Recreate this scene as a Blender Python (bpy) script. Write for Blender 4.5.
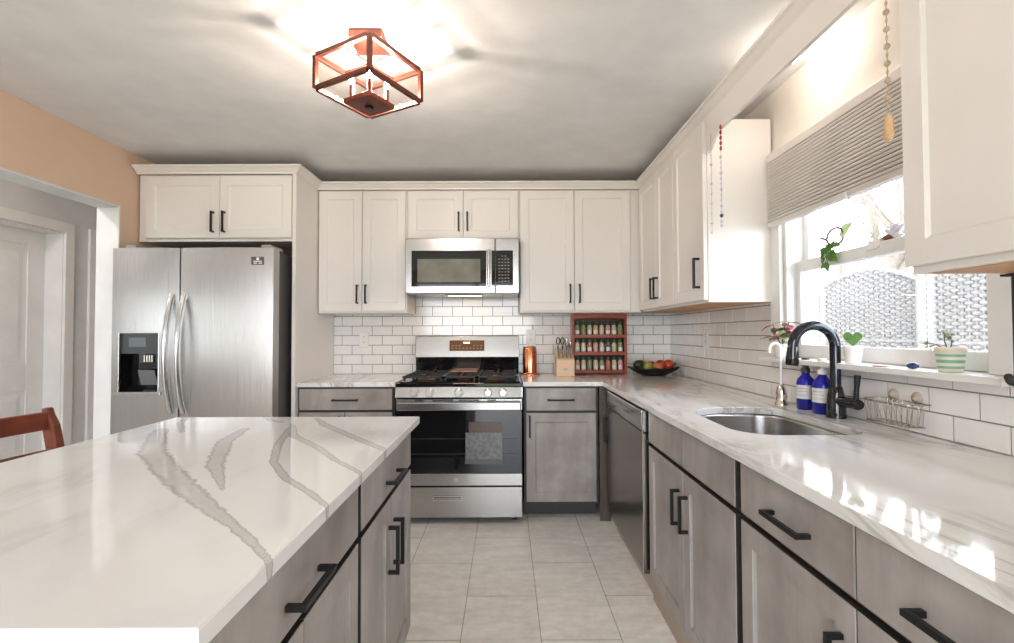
import bpy, bmesh, math, random
from mathutils import Vector, Matrix, noise as mnoise

for _o in list(bpy.data.objects):
    bpy.data.objects.remove(_o)
scene = bpy.context.scene
COL = scene.collection
PI = math.pi

# ------------------------------------------------------------------ camera
F_PX, PITCH, YAW, ROLL, CAM_H = 480.0, .0234, .0014, .0033, 1.2018
cam_data = bpy.data.cameras.new('camera')
cam_data.sensor_fit = 'HORIZONTAL'
cam_data.sensor_width = 36.0
cam_data.lens = 36.0 * F_PX / 1014.0
cam_data.clip_start = .02
cam_data.clip_end = 200
cam = bpy.data.objects.new('camera', cam_data)
COL.objects.link(cam)
_cy, _sy, _cp, _sp, _cr, _sr = math.cos(YAW), math.sin(YAW), math.cos(PITCH), math.sin(PITCH), math.cos(ROLL), math.sin(ROLL)
_R = Matrix(((_cr, 0, -_sr), (0, 1, 0), (_sr, 0, _cr))) @ Matrix(((1, 0, 0), (0, _cp, _sp), (0, -_sp, _cp))) @ Matrix(((_cy, -_sy, 0), (_sy, _cy, 0), (0, 0, 1)))
cam.matrix_world = Matrix.Translation((0, 0, CAM_H)) @ Matrix((_R[0], _R[2], -_R[1])).transposed().to_4x4()
scene.camera = cam

# ------------------------------------------------------------------ world, lights, exposure
scene.view_settings.view_transform = 'Standard'
scene.view_settings.look = 'None'
scene.view_settings.gamma = 1.0
scene.view_settings.use_curve_mapping = False
scene.view_settings.exposure = 0.44
scene.cycles.use_denoising = True
scene.cycles.max_bounces = 12
scene.cycles.diffuse_bounces = 6
scene.cycles.glossy_bounces = 6
scene.cycles.transparent_max_bounces = 16
scene.cycles.sample_clamp_indirect = 6.0
scene.cycles.caustics_reflective = False
scene.cycles.caustics_refractive = False
world = bpy.data.worlds.new('overcast_sky')
scene.world = world
world.use_nodes = True
_bg = world.node_tree.nodes['Background']
_bg.inputs[0].default_value = (.85, .91, 1.0, 1)
_bg.inputs[1].default_value = 8.5


def area_light(name, loc, rot, sx, sy, power, col=(1, 1, 1), portal=False):
    l = bpy.data.lights.new(name, 'AREA')
    l.shape = 'RECTANGLE'
    l.size, l.size_y, l.energy, l.color = sx, sy, power, col
    o = bpy.data.objects.new(name, l)
    o.location, o.rotation_euler = loc, rot
    COL.objects.link(o)
    if portal:
        l.cycles.is_portal = True
    return o


def point_light(name, loc, power, col, r=.02):
    l = bpy.data.lights.new(name, 'POINT')
    l.energy, l.color, l.shadow_soft_size = power, col, r
    o = bpy.data.objects.new(name, l)
    o.location = loc
    COL.objects.link(o)
    return o


# daylight reaching the room through the sink window and two added openings: portals guide the sky's light
area_light('sky_portal_sink_window', (1.47, 1.74, 1.55), (0, PI / 2, 0), .95, .95, 1, portal=True)
area_light('sky_portal_added_door', (-.55, -2.28, 1.12), (PI / 2, 0, 0), 2.3, 2.1, 1, portal=True)
area_light('sky_portal_added_window', (-3.34, .55, 1.27), (0, -PI / 2, 0), .8, 2.5, 1, portal=True)

# ------------------------------------------------------------------ dimensions (metres)
XL, XR, YB, YREAR, ZC = -2.375, 1.285, 3.75, -2.2, 2.352
KT, KB = .885, .857            # worktop top and underside
FX = .64                       # door faces of the sink run
FYB = 3.09                     # door faces of the range run
UF = .34                       # depth of the wall cabinets with doors
UB, UT = 1.345, 2.222          # wall cabinet bottom, top
IX = -.36                      # island door faces


# ------------------------------------------------------------------ materials
def lin(r, g, b):
    def f(c):
        c /= 255.0
        return c / 12.92 if c <= .04045 else ((c + .055) / 1.055) ** 2.4
    return (f(r), f(g), f(b), 1)


def new_mat(name):
    m = bpy.data.materials.new(name)
    m.use_nodes = True
    nt = m.node_tree
    return m, nt, nt.nodes['Principled BSDF']


def N(nt, kind, **kw):
    n = nt.nodes.new(kind)
    for k, v in kw.items():
        setattr(n, k, v)
    return n


def coords(nt, scale=(1, 1, 1), rot=(0, 0, 0), loc=(0, 0, 0), kind='Object'):
    t = N(nt, 'ShaderNodeTexCoord')
    m = N(nt, 'ShaderNodeMapping')
    m.inputs['Scale'].default_value = scale
    m.inputs['Rotation'].default_value = rot
    m.inputs['Location'].default_value = loc
    nt.links.new(t.outputs[kind], m.inputs['Vector'])
    return m.outputs[0]


def noise_tex(nt, vec, scale=5, detail=4, rough=.55, dist=0):
    n = N(nt, 'ShaderNodeTexNoise')
    n.inputs['Scale'].default_value = scale
    n.inputs['Detail'].default_value = detail
    n.inputs['Roughness'].default_value = rough
    n.inputs['Distortion'].default_value = dist
    nt.links.new(vec, n.inputs['Vector'])
    return n.outputs['Fac']


def ramp(nt, fac, stops):
    r = N(nt, 'ShaderNodeValToRGB')
    while len(r.color_ramp.elements) < len(stops):
        r.color_ramp.elements.new(.5)
    for e, (p, c) in zip(r.color_ramp.elements, stops):
        e.position = p
        e.color = c if hasattr(c, '__len__') else (c, c, c, 1)
    nt.links.new(fac, r.inputs[0])
    return r.outputs[0]


def math_node(nt, op, a, b=None, c=None):
    n = N(nt, 'ShaderNodeMath', operation=op)
    for i, v in enumerate((a, b, c)):
        if v is None:
            continue
        if isinstance(v, (int, float)):
            n.inputs[i].default_value = v
        else:
            nt.links.new(v, n.inputs[i])
    return n.outputs[0]


def mix_col(nt, fac, a, b, blend='MIX'):
    n = N(nt, 'ShaderNodeMix', data_type='RGBA', blend_type=blend)
    for sock, v in ((n.inputs[0], fac), (n.inputs[6], a), (n.inputs[7], b)):
        if isinstance(v, (int, float)):
            sock.default_value = v
        elif isinstance(v, tuple):
            sock.default_value = v
        else:
            nt.links.new(v, sock)
    return n.outputs[2]


def bump(nt, bsdf, height, strength=.2, dist=.002):
    b = N(nt, 'ShaderNodeBump')
    b.inputs['Strength'].default_value = strength
    b.inputs['Distance'].default_value = dist
    nt.links.new(height, b.inputs['Height'])
    nt.links.new(b.outputs[0], bsdf.inputs['Normal'])


def plain(name, col, rough=.5, metal=0, col2=None, scale=(6, 6, 6), var_lo=.35, var_hi=.65, bmp=0, bscale=60, spec=.5, coat=0, emit=None, estr=0):
    m, nt, p = new_mat(name)
    p.inputs['Base Color'].default_value = col
    p.inputs['Roughness'].default_value = rough
    p.inputs['Metallic'].default_value = metal
    p.inputs['Specular IOR Level'].default_value = spec
    p.inputs['Coat Weight'].default_value = coat
    p.inputs['Coat Roughness'].default_value = .08
    if col2 is None:
        col2 = tuple(min(1, c * .93) for c in col[:3]) + (1,)
    fac = noise_tex(nt, coords(nt, scale), 1, 4)
    nt.links.new(ramp(nt, fac, [(var_lo, col), (var_hi, col2)]), p.inputs['Base Color'])
    if bmp:
        bump(nt, p, noise_tex(nt, coords(nt), bscale, 3), bmp, .001)
    if emit:
        p.inputs['Emission Color'].default_value = emit
        p.inputs['Emission Strength'].default_value = estr
    return m


def wood(name, c1, c2, c3, rough=.4, grain=(2, 60, 60), blotch=3.0, coat=0, bmp=.08):
    m, nt, p = new_mat(name)
    g = noise_tex(nt, coords(nt, grain), 1, 6, .6, .6)
    b = noise_tex(nt, coords(nt, (blotch,) * 3), 1, 4, .6)
    colg = ramp(nt, g, [(.3, c1), (.7, c2)])
    f = ramp(nt, b, [(.38, 0.0), (.72, 1.0)])
    nt.links.new(mix_col(nt, math_node(nt, 'MULTIPLY', f, .8), colg, c3), p.inputs['Base Color'])
    p.inputs['Roughness'].default_value = rough
    p.inputs['Coat Weight'].default_value = coat
    bump(nt, p, g, bmp, .0005)
    return m


def steel(name, col=(.52, .51, .495, 1), rough=.19, brush=(700, 700, 3), metal=1.0):
    m, nt, p = new_mat(name)
    g = noise_tex(nt, coords(nt, brush), 1, 3, .5)
    nt.links.new(ramp(nt, g, [(.3, col), (.7, tuple(c * .95 for c in col[:3]) + (1,))]), p.inputs['Base Color'])
    nt.links.new(ramp(nt, g, [(.3, rough * .85), (.7, rough * 1.2)]), p.inputs['Roughness'])
    p.inputs['Metallic'].default_value = metal
    bump(nt, p, g, .012, .0003)
    return m


def thin_glass(name, tint=(1, 1, 1, 1), refl=1.0, ior=1.45):
    m, nt, p = new_mat(name)
    nt.nodes.remove(p)
    out = nt.nodes['Material Output']
    tr = N(nt, 'ShaderNodeBsdfTransparent')
    tr.inputs[0].default_value = tint
    gl = N(nt, 'ShaderNodeBsdfGlossy')
    gl.inputs['Roughness'].default_value = .01
    lw = N(nt, 'ShaderNodeLayerWeight')
    lw.inputs[0].default_value = .5
    f0 = ((ior - 1) / (ior + 1)) ** 2
    sch = math_node(nt, 'ADD', math_node(nt, 'MULTIPLY', math_node(nt, 'POWER', lw.outputs['Facing'], 5), 1 - f0), f0)
    mx = N(nt, 'ShaderNodeMixShader')
    nt.links.new(math_node(nt, 'MULTIPLY', sch, refl), mx.inputs[0])
    nt.links.new(tr.outputs[0], mx.inputs[1])
    nt.links.new(gl.outputs[0], mx.inputs[2])
    nt.links.new(mx.outputs[0], out.inputs[0])
    return m


def glowing(name, col, strength):
    """lamp glass that lets the lamp inside shine through"""
    m, nt, p = new_mat(name)
    nt.nodes.remove(p)
    em = N(nt, 'ShaderNodeEmission')
    em.inputs[0].default_value = col
    em.inputs[1].default_value = strength
    tr = N(nt, 'ShaderNodeBsdfTransparent')
    ad = N(nt, 'ShaderNodeAddShader')
    nt.links.new(em.outputs[0], ad.inputs[0])
    nt.links.new(tr.outputs[0], ad.inputs[1])
    nt.links.new(ad.outputs[0], nt.nodes['Material Output'].inputs[0])
    return m


def marble(name, use_attr, rot=0.0, stretch=(1.1, .35, 1.1), amount=1.0):
    """white quartz; laid veins come from the 'vein' attribute, fine ones from noise"""
    m, nt, p = new_mat(name)
    base = (.815, .812, .805, 1)
    v = coords(nt, stretch, (0, 0, rot))
    n1 = noise_tex(nt, v, 1.6, 8, .6, .9)
    d1 = math_node(nt, 'ABSOLUTE', math_node(nt, 'SUBTRACT', n1, .5))
    thin = ramp(nt, d1, [(.0, 1.0), (.008, .8), (.03, .28), (.10, 0.0)])
    msk = ramp(nt, noise_tex(nt, coords(nt, (1, 1, 1)), 1.7, 2), [(.36, 0.0), (.54, 1.0)])
    f1 = math_node(nt, 'MULTIPLY', math_node(nt, 'MULTIPLY', thin, msk), amount)
    cl = ramp(nt, noise_tex(nt, coords(nt, (3, 3, 3)), 1, 4), [(.4, base), (.7, (.79, .78, .765, 1))])
    c = mix_col(nt, f1, cl, (.47, .45, .42, 1))
    if use_attr:
        at = N(nt, 'ShaderNodeAttribute', attribute_name='vein')
        wob = math_node(nt, 'MULTIPLY', math_node(nt, 'SUBTRACT', noise_tex(nt, coords(nt), 27, 10, .78), .5), 1.7)
        a = math_node(nt, 'ADD', at.outputs['Fac'], wob)
        fill = ramp(nt, math_node(nt, 'MULTIPLY', a, .25), [(.0, 1.0), (.20, .85), (.27, 0.0)])
        edge = ramp(nt, math_node(nt, 'MULTIPLY', a, .25), [(.13, 0.0), (.20, 1.0), (.26, 0.0)])
        streak = noise_tex(nt, coords(nt), 40, 5, .6)
        vc = mix_col(nt, streak, (.62, .605, .585, 1), (.46, .445, .425, 1))
        c = mix_col(nt, math_node(nt, 'MULTIPLY', fill, .85), c, vc)
        c = mix_col(nt, math_node(nt, 'MULTIPLY', edge, .6), c, (.30, .285, .27, 1))
    nt.links.new(c, p.inputs['Base Color'])
    p.inputs['Roughness'].default_value = .055
    p.inputs['Specular IOR Level'].default_value = .5
    return m


M = {}
M['cab_white'] = plain('painted_white_cabinet', (.82, .775, .735, 1), .38, col2=(.80, .755, .71, 1), scale=(4, 4, 2))
M['cab_grey'] = wood('grey_stained_maple', (.335, .306, .286, 1), (.43, .398, .376, 1), (.19, .162, .145, 1), .36, (16, 16, 1.6), 3.4)
M['cab_edge_shade'] = wood('door_edge_gap_shade', (.030, .025, .022, 1), (.042, .036, .032, 1), (.024, .02, .018, 1), .5)  # shade of the gaps between fronts, painted into the door edges
M['cab_dark'] = plain('dark_stained_frame', (.045, .038, .034, 1), .5)
M['toe_tan'] = wood('tan_toe_board', (.45, .36, .28, 1), (.36, .285, .22, 1), (.30, .23, .18, 1), .5, (3, 3, 3), 6)
M['brown_filler'] = wood('brown_filler_board', (.12, .085, .06, 1), (.07, .05, .037, 1), (.05, .037, .03, 1), .45, (40, 40, 2), 3)
M['black'] = plain('matt_black_metal', (.012, .012, .013, 1), .38, .4)
M['black_gloss'] = plain('black_glass', (.008, .008, .009, 1), .05, 0, spec=.55)
M['black_plastic'] = plain('black_plastic', (.02, .02, .022, 1), .45)
M['iron'] = plain('black_cast_iron', (.022, .021, .021, 1), .55, .2, bmp=.2, bscale=200)
M['steel'] = steel('brushed_steel_upright')
M['handle_steel'] = steel('handle_steel', (.60, .60, .595, 1), .24, (500, 500, 4))
M['steel_door'] = steel('brushed_steel_door', (.50, .49, .475, 1), .30)
_p = M['steel_door'].node_tree.nodes['Principled BSDF']
_p.inputs['Anisotropic'].default_value = .85
_p.inputs['Anisotropic Rotation'].default_value = .0
M['steel_h'] = steel('brushed_steel_level', (.44, .43, .415, 1), brush=(3, 700, 700), rough=.22)
M['steel_dark'] = steel('dark_brushed_steel', (.30, .265, .23, 1), .22, (600, 600, 3))
M['fridge_side'] = plain('dark_grey_fridge_side', (.09, .085, .08, 1), .45)
M['nickel'] = steel('satin_nickel', (.62, .58, .52, 1), .22, (40, 40, 40))
M['wire'] = steel('bright_wire', (.55, .5, .44, 1), .2, (40, 40, 40))
M['white_enamel'] = plain('white_enamel', (.82, .8, .77, 1), .2)
M['copper'] = plain('polished_copper', (.82, .33, .17, 1), .20, 1.0, col2=(.70, .24, .12, 1), scale=(9, 9, 3))
M['bronze'] = plain('copper_bronze_lamp_metal', (.20, .062, .040, 1), .36, .75, col2=(.13, .040, .026, 1), scale=(20, 20, 20))
M['paint_beige'] = plain('beige_wall_paint', (.68, .50, .365, 1), .75, col2=(.66, .485, .35, 1), bmp=.03, bscale=300)
M['paint_beige_lit'] = plain('lit_beige_wall_paint', (.80, .745, .68, 1), .75, bmp=.03, bscale=300)  # paler than the beige walls: light on the window wall put into its colour
M['paint_grey'] = plain('grey_hall_paint', (.66, .67, .67, 1), .75, bmp=.03, bscale=300)
M['ceiling'] = plain('white_ceiling_paint', (.78, .772, .772, 1), .85, bmp=.02, bscale=300)
M['trim'] = plain('white_trim_paint', (.80, .79, .77, 1), .4)
M['door_white'] = plain('white_door_paint', (.76, .77, .76, 1), .42)
M['tile'] = plain('white_glazed_tile', (.83, .815, .79, 1), .10, col2=(.79, .775, .75, 1), scale=(5, 5, 5), bmp=.04, bscale=14)
M['grout'] = plain('grey_grout', (.22, .205, .19, 1), .9)
M['glass'] = thin_glass('window_glass', refl=.8)
M['lamp_glass'] = thin_glass('lamp_glass', (.97, .95, .93, 1), .9)
M['bulb'] = glowing('lit_candle_bulb', (1, .84, .66, 1), 30)
M['task'] = glowing('lit_task_lamp', (1, .70, .42, 1), 1.2)
M['red_wood'] = wood('red_stained_wood', (.34, .060, .026, 1), (.22, .034, .016, 1), (.40, .09, .04, 1), .38, (3, 3, 40), 4, 0)
M['chair_wood'] = wood('cherry_chair_wood', (.14, .023, .009, 1), (.06, .010, .005, 1), (.20, .045, .016, 1), .45, (40, 3, 40), 7, 0)
M['block_wood'] = wood('pale_beech', (.78, .56, .38, 1), (.70, .48, .31, 1), (.74, .52, .35, 1), .45, (3, 3, 40), 4)
M['plywood'] = wood('orange_plywood', (.62, .34, .15, 1), (.52, .26, .10, 1), (.55, .29, .12, 1), .5, (3, 40, 40), 4)
M['blue_glass'] = plain('cobalt_blue_glass', (.012, .014, .36, 1), .08, 0, col2=(.006, .008, .20, 1), scale=(8, 8, 4), spec=.4)
M['paper'] = plain('white_label_paper', (.78, .76, .74, 1), .6)
M['ink'] = plain('dark_print_ink', (.09, .09, .10, 1), .6)
M['grey_ink'] = plain('grey_print_ink', (.45, .44, .43, 1), .6)
M['clear_plastic'] = plain('clear_plastic', (.75, .74, .72, 1), .15)
M['pot_white'] = plain('white_ceramic', (.84, .82, .79, 1), .25)
M['pot_cream'] = plain('cream_ceramic', (.74, .68, .55, 1), .35)
M['pot_green'] = plain('green_glaze', (.19, .42, .29, 1), .3)
M['soil'] = plain('potting_soil', (.03, .02, .014, 1), .9, bmp=.5, bscale=120)
M['leaf'] = plain('fresh_green_leaf', (.035, .13, .010, 1), .5, col2=(.10, .24, .03, 1), scale=(30, 30, 30))
M['leaf_pale'] = plain('pale_green_leaf', (.40, .60, .22, 1), .4, col2=(.52, .68, .33, 1), scale=(30, 30, 30))
M['leaf_dark'] = plain('dusky_green_leaf', (.11, .19, .07, 1), .5, col2=(.24, .32, .15, 1), scale=(30, 30, 30))
M['leaf_red'] = plain('burgundy_leaf', (.16, .018, .03, 1), .4, col2=(.35, .06, .09, 1), scale=(30, 30, 30))
M['stem'] = plain('brown_stem', (.12, .06, .035, 1), .7)
M['stone_blue'] = plain('blue_agate', (.012, .03, .10, 1), .15, col2=(.03, .07, .2, 1), scale=(40, 40, 40))
M['shell'] = plain('pinkish_shell', (.72, .50, .42, 1), .4, col2=(.60, .36, .28, 1), scale=(60, 60, 60))
M['crystal'] = plain('clear_crystal', (.72, .72, .78, 1), .08, col2=(.55, .55, .66, 1), scale=(60, 60, 60), spec=.8)
M['driftwood'] = plain('brown_rock', (.16, .07, .04, 1), .6, bmp=.5, bscale=90)
M['red_bead'] = plain('red_bead', (.34, .03, .035, 1), .2)
M['tan_bead'] = plain('tan_shell_bead', (.58, .47, .32, 1), .35, col2=(.44, .33, .2, 1), scale=(70, 70, 70))
M['amber'] = plain('amber_pendant', (.68, .36, .14, 1), .3, col2=(.80, .58, .36, 1), scale=(50, 50, 50))
M['cord'] = plain('thin_cord', (.30, .26, .22, 1), .8)
M['blind'] = plain('grey_cellular_fabric', (.62, .585, .55, 1), .85, col2=(.58, .55, .515, 1))
M['blind_rail'] = plain('blind_rail_aluminium', (.66, .62, .58, 1), .4)
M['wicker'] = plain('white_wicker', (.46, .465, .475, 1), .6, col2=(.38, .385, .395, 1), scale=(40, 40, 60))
M['bark'] = plain('bare_bark', (.13, .11, .09, 1), .9, col2=(.22, .185, .15, 1))
M['ground'] = plain('pale_paving', (.42, .41, .39, 1), .9)
M['sky_block_grey'] = plain('grey_sky_block_paint', (.36, .35, .33, 1), .9)  # for the added wall that dims the sky outside the hall
M['lawn'] = plain('green_lawn', (.13, .17, .07, 1), .9, col2=(.20, .23, .13, 1), scale=(3, 3, 3))
M['bowl_dark'] = plain('dark_woven_metal', (.022, .020, .017, 1), .45, .4, bmp=.5, bscale=70)
M['skin_avocado'] = plain('dark_avocado_skin', (.018, .032, .012, 1), .5, bmp=.4, bscale=150)
M['skin_green'] = plain('green_pear_skin', (.26, .31, .03, 1), .35, col2=(.34, .30, .05, 1), scale=(20, 20, 20))
M['skin_peach'] = plain('peach_skin', (.75, .36, .12, 1), .45, col2=(.62, .13, .05, 1), scale=(16, 16, 16))
M['skin_red'] = plain('red_apple_skin', (.42, .018, .016, 1), .28, col2=(.55, .09, .03, 1), scale=(18, 18, 18))
M['skin_orange'] = plain('orange_peel', (.72, .28, .03, 1), .45, bmp=.3, bscale=130)
M['plate_white'] = plain('white_plastic_plate', (.82, .80, .76, 1), .35)
M['knob_steel'] = plain('polished_knob_steel', (.80, .79, .77, 1), .2, .35)
M['burner'] = plain('bronzed_burner', (.13, .06, .04, 1), .45, .5)
M['griddle'] = plain('seasoned_griddle', (.30, .12, .04, 1), .35, .5, col2=(.18, .08, .035, 1))
M['lens_amber'] = plain('amber_display', (.06, .022, .008, 1), .12, emit=(1, .35, .08, 1), estr=.06)
M['digit'] = plain('lit_display_digits', (.8, .7, .6, 1), .4, emit=(1, .75, .5, 1), estr=1.6)
M['key_grey'] = plain('grey_key_print', (.22, .20, .18, 1), .5)
M['marble_island'] = marble('veined_white_quartz', True, .6, (1.1, .5, 1.1), .35)
M['marble_run'] = marble('white_quartz_with_grey_veins', False, -.20, (2.6, .50, 2.6), 1.0)
M['patch_pastel'] = plain('mottled_pastel', (.19, .18, .165, 1), .3, col2=(.085, .10, .12, 1), scale=(45, 45, 45))
M['patch_rust'] = plain('mottled_rust', (.11, .05, .03, 1), .3, col2=(.05, .045, .03, 1), scale=(60, 60, 60))
M['suction'] = plain('suction_cup_rubber', (.50, .42, .34, 1), .25)
SPICE = [plain('spice_%s' % n, c, .12, col2=c2, scale=(90, 90, 60)) for n, c, c2 in (
    ('herbs', (.20, .24, .09, 1), (.36, .36, .20, 1)), ('cream', (.66, .55, .38, 1), (.50, .42, .28, 1)),
    ('paprika', (.42, .09, .05, 1), (.62, .30, .22, 1)), ('pink', (.60, .24, .22, 1), (.68, .46, .40, 1)),
    ('pepper', (.06, .045, .045, 1), (.34, .30, .28, 1)), ('mustard', (.58, .34, .10, 1), (.62, .46, .22, 1)))]
M['lid_green'] = plain('dark_green_lid', (.02, .07, .035, 1), .35)


def floor_material():
    m, nt, p = new_mat('pale_stone_floor_tile')
    tc = N(nt, 'ShaderNodeTexCoord')
    sp = N(nt, 'ShaderNodeSeparateXYZ')
    nt.links.new(tc.outputs['Object'], sp.inputs[0])
    cb = N(nt, 'ShaderNodeCombineXYZ')
    nt.links.new(math_node(nt, 'ADD', sp.outputs[1], -2.22 + 6.3), cb.inputs[0])
    nt.links.new(math_node(nt, 'ADD', sp.outputs[0], -.1325 + 3.16), cb.inputs[1])
    br = N(nt, 'ShaderNodeTexBrick')
    br.inputs['Scale'].default_value = 1
    br.inputs['Brick Width'].default_value = .63
    br.inputs['Row Height'].default_value = .316
    br.inputs['Mortar Size'].default_value = .0022
    br.inputs['Mortar Smooth'].default_value = .1
    br.inputs['Color1'].default_value = (.955, .92, .875, 1)
    br.inputs['Color2'].default_value = (.92, .885, .835, 1)
    br.inputs['Mortar'].default_value = (.5, .46, .41, 1)
    nt.links.new(cb.outputs[0], br.inputs['Vector'])
    n1 = noise_tex(nt, coords(nt, (4, 16, 4)), 1, 6, .65, .5)
    n2 = noise_tex(nt, coords(nt, (16, 22, 16)), 1, 6, .7)
    f = ramp(nt, n1, [(.35, (.88, .87, .86, 1)), (.66, (1.04, 1.03, 1.02, 1))])
    f2 = ramp(nt, n2, [(.35, (.90, .89, .88, 1)), (.65, (1.04, 1.04, 1.04, 1))])
    c = mix_col(nt, 1.0, mix_col(nt, 1.0, br.outputs['Color'], f, 'MULTIPLY'), f2, 'MULTIPLY')
    nt.links.new(c, p.inputs['Base Color'])
    p.inputs['Roughness'].default_value = .33
    bump(nt, p, br.outputs['Fac'], -.3, .001)
    return m


M['floor'] = floor_material()


# ------------------------------------------------------------------ mesh building
class MB:
    """collects boxes, tubes and turned shapes into one mesh"""

    def __init__(self):
        self.v, self.f, self.s, self.m = [], [], [], []

    def add(self, vs, fs, smooth=False, mi=0):
        b = len(self.v)
        self.v += [tuple(p) for p in vs]
        for f in fs:
            self.f.append([i + b for i in f])
            self.s.append(smooth)
            self.m.append(mi)
        return self

    def box(self, x0, x1, y0, y1, z0, z1, mi=0):
        x0, x1 = min(x0, x1), max(x0, x1)
        y0, y1 = min(y0, y1), max(y0, y1)
        z0, z1 = min(z0, z1), max(z0, z1)
        return self.add([(x0, y0, z0), (x1, y0, z0), (x1, y1, z0), (x0, y1, z0), (x0, y0, z1), (x1, y0, z1), (x1, y1, z1), (x0, y1, z1)],
                        [(0, 3, 2, 1), (4, 5, 6, 7), (0, 1, 5, 4), (1, 2, 6, 5), (2, 3, 7, 6), (3, 0, 4, 7)], mi=mi)

    def prism(self, pts, axis, d0, d1, mi=0, smooth=False):
        """pts: 2-D outline, counter-clockwise; axis: the one it is pushed along"""
        n = len(pts)

        def P(a, b, d):
            return {'x': (d, a, b), 'y': (a, d, b), 'z': (a, b, d)}[axis]
        vs = [P(a, b, d0) for a, b in pts] + [P(a, b, d1) for a, b in pts]
        fs = [tuple(range(n - 1, -1, -1)), tuple(range(n, 2 * n))]
        self.add(vs, fs, False, mi)
        b = len(self.v) - 2 * n
        for i in range(n):
            j = (i + 1) % n
            self.f.append([b + i, b + j, b + n + j, b + n + i])
            self.s.append(smooth)
            self.m.append(mi)
        return self

    def tube(self, pts, r, n=10, mi=0, flat=1.0, closed=False):
        pts = [Vector(p) for p in pts]
        k = len(pts)
        rr = r if hasattr(r, '__len__') else [r] * k
        t0 = (pts[1] - pts[0]).normalized()
        up = Vector((0, 0, 1)) if abs(t0.z) < .9 else Vector((1, 0, 0))
        u = t0.cross(up).normalized()
        vs = []
        for i, p in enumerate(pts):
            if closed:
                t = (pts[(i + 1) % k] - pts[i - 1]).normalized()
            else:
                t = (pts[min(i + 1, k - 1)] - pts[max(i - 1, 0)]).normalized()
            u = (u - t * u.dot(t)).normalized()
            w = t.cross(u)
            for a in range(n):
                q = 2 * PI * a / n
                vs.append(p + u * (math.cos(q) * rr[i]) + w * (math.sin(q) * rr[i] * flat))
        fs = []
        for i in range(k if closed else k - 1):
            j = (i + 1) % k
            for a in range(n):
                c = (a + 1) % n
                fs.append((i * n + a, i * n + c, j * n + c, j * n + a))
        self.add(vs, fs, True, mi)
        if not closed:
            self.add(vs[:n], [tuple(range(n - 1, -1, -1))], False, mi)
            self.add(vs[-n:], [tuple(range(n))], False, mi)
        return self

    def lathe(self, prof, cx=0, cy=0, cz=0, n=24, mi=0, sx=1, sy=1, cap=True):
        vs, fs = [], []
        for r, z in prof:
            for a in range(n):
                q = 2 * PI * a / n
                vs.append((cx + r * sx * math.cos(q), cy + r * sy * math.sin(q), cz + z))
        for i in range(len(prof) - 1):
            for a in range(n):
                c = (a + 1) % n
                fs.append((i * n + a, i * n + c, (i + 1) * n + c, (i + 1) * n + a))
        self.add(vs, fs, True, mi)
        if cap:
            if prof[0][0] > 1e-5:
                self.add(vs[:n], [tuple(range(n - 1, -1, -1))], False, mi)
            if prof[-1][0] > 1e-5:
                self.add(vs[-n:], [tuple(range(n))], False, mi)
        return self

    def ball(self, c, r, n=12, mi=0, sx=1, sy=1, sz=1):
        k = max(5, n // 2)
        return self.lathe([(max(1e-6, r * math.sin(PI * i / k)), -r * sz * math.cos(PI * i / k)) for i in range(k + 1)], c[0], c[1], c[2], n, mi, sx, sy, cap=False)

    def cyl(self, p, q, r, n=16, mi=0):
        return self.tube([p, q], r, n, mi)

    def leaf(self, base, direc, length, width, up=(0, 0, 1), mi=0, droop=.25, fold=.15):
        b, d, u = Vector(base), Vector(direc).normalized(), Vector(up)
        s = d.cross(u)
        if s.length < 1e-3:
            s = d.cross(Vector((1, 0, 0)))
        s.normalize()
        u = s.cross(d).normalized()
        vs, fs = [], []
        for i in range(6):
            t = i / 5
            w = width * .5 * (math.sin(PI * (t ** .75)) if 0 < i < 5 else .04)
            c = b + d * (length * t) - u * (droop * length * t * t)
            vs += [c - s * w + u * (fold * w), c, c + s * w + u * (fold * w)]
        th = u * .0012
        m = len(vs)
        vs += [p - th for p in vs]
        for i in range(5):
            a = i * 3
            for o, flip in ((0, False), (m, True)):
                for e in (0, 1):
                    q = (o + a + e, o + a + e + 1, o + a + e + 4, o + a + e + 3)
                    fs.append(q[::-1] if flip else q)
            for e in (0, 2):
                q = (a + e, a + e + 3, m + a + e + 3, m + a + e)
                fs.append(q)
        return self.add(vs, fs, True, mi)

    def build(self, name, mats, parent=None, loc=(0, 0, 0), rz=0, bevel=0, segs=2, org=None):
        me = bpy.data.meshes.new(name)
        vs = self.v
        if org is not None:
            vs = [(a - org[0], b - org[1], c - org[2]) for a, b, c in vs]
        me.from_pydata(vs, [], self.f)
        me.polygons.foreach_set('use_smooth', self.s)
        me.polygons.foreach_set('material_index', self.m)
        for mm in (mats if isinstance(mats, (list, tuple)) else [mats]):
            me.materials.append(M[mm] if isinstance(mm, str) else mm)
        me.update()
        o = bpy.data.objects.new(name, me)
        COL.objects.link(o)
        o.location, o.rotation_euler = loc, (0, 0, rz)
        o.parent = parent
        if bevel:
            b = o.modifiers.new('soft_edges', 'BEVEL')
            b.width, b.segments, b.limit_method, b.angle_limit = bevel, segs, 'ANGLE', .6
            b.harden_normals = False
        return o


def tag(o, label=None, cat=None, group=None, kind=None):
    for k, v in (('label', label), ('category', cat), ('group', group), ('kind', kind)):
        if v:
            o[k] = v
    return o


def thing(name, label, cat, loc=(0, 0, 0), rz=0, group=None):
    o = bpy.data.objects.new(name, None)
    o.empty_display_size = .1
    COL.objects.link(o)
    o.location, o.rotation_euler = loc, (0, 0, rz)
    return tag(o, label, cat, group)


def struct(name, mb, mats, label=None, **kw):
    return tag(mb.build(name, mats, **kw), label, None, None, 'structure')


def lab(o, text):
    o['label'] = text
    return o


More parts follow.
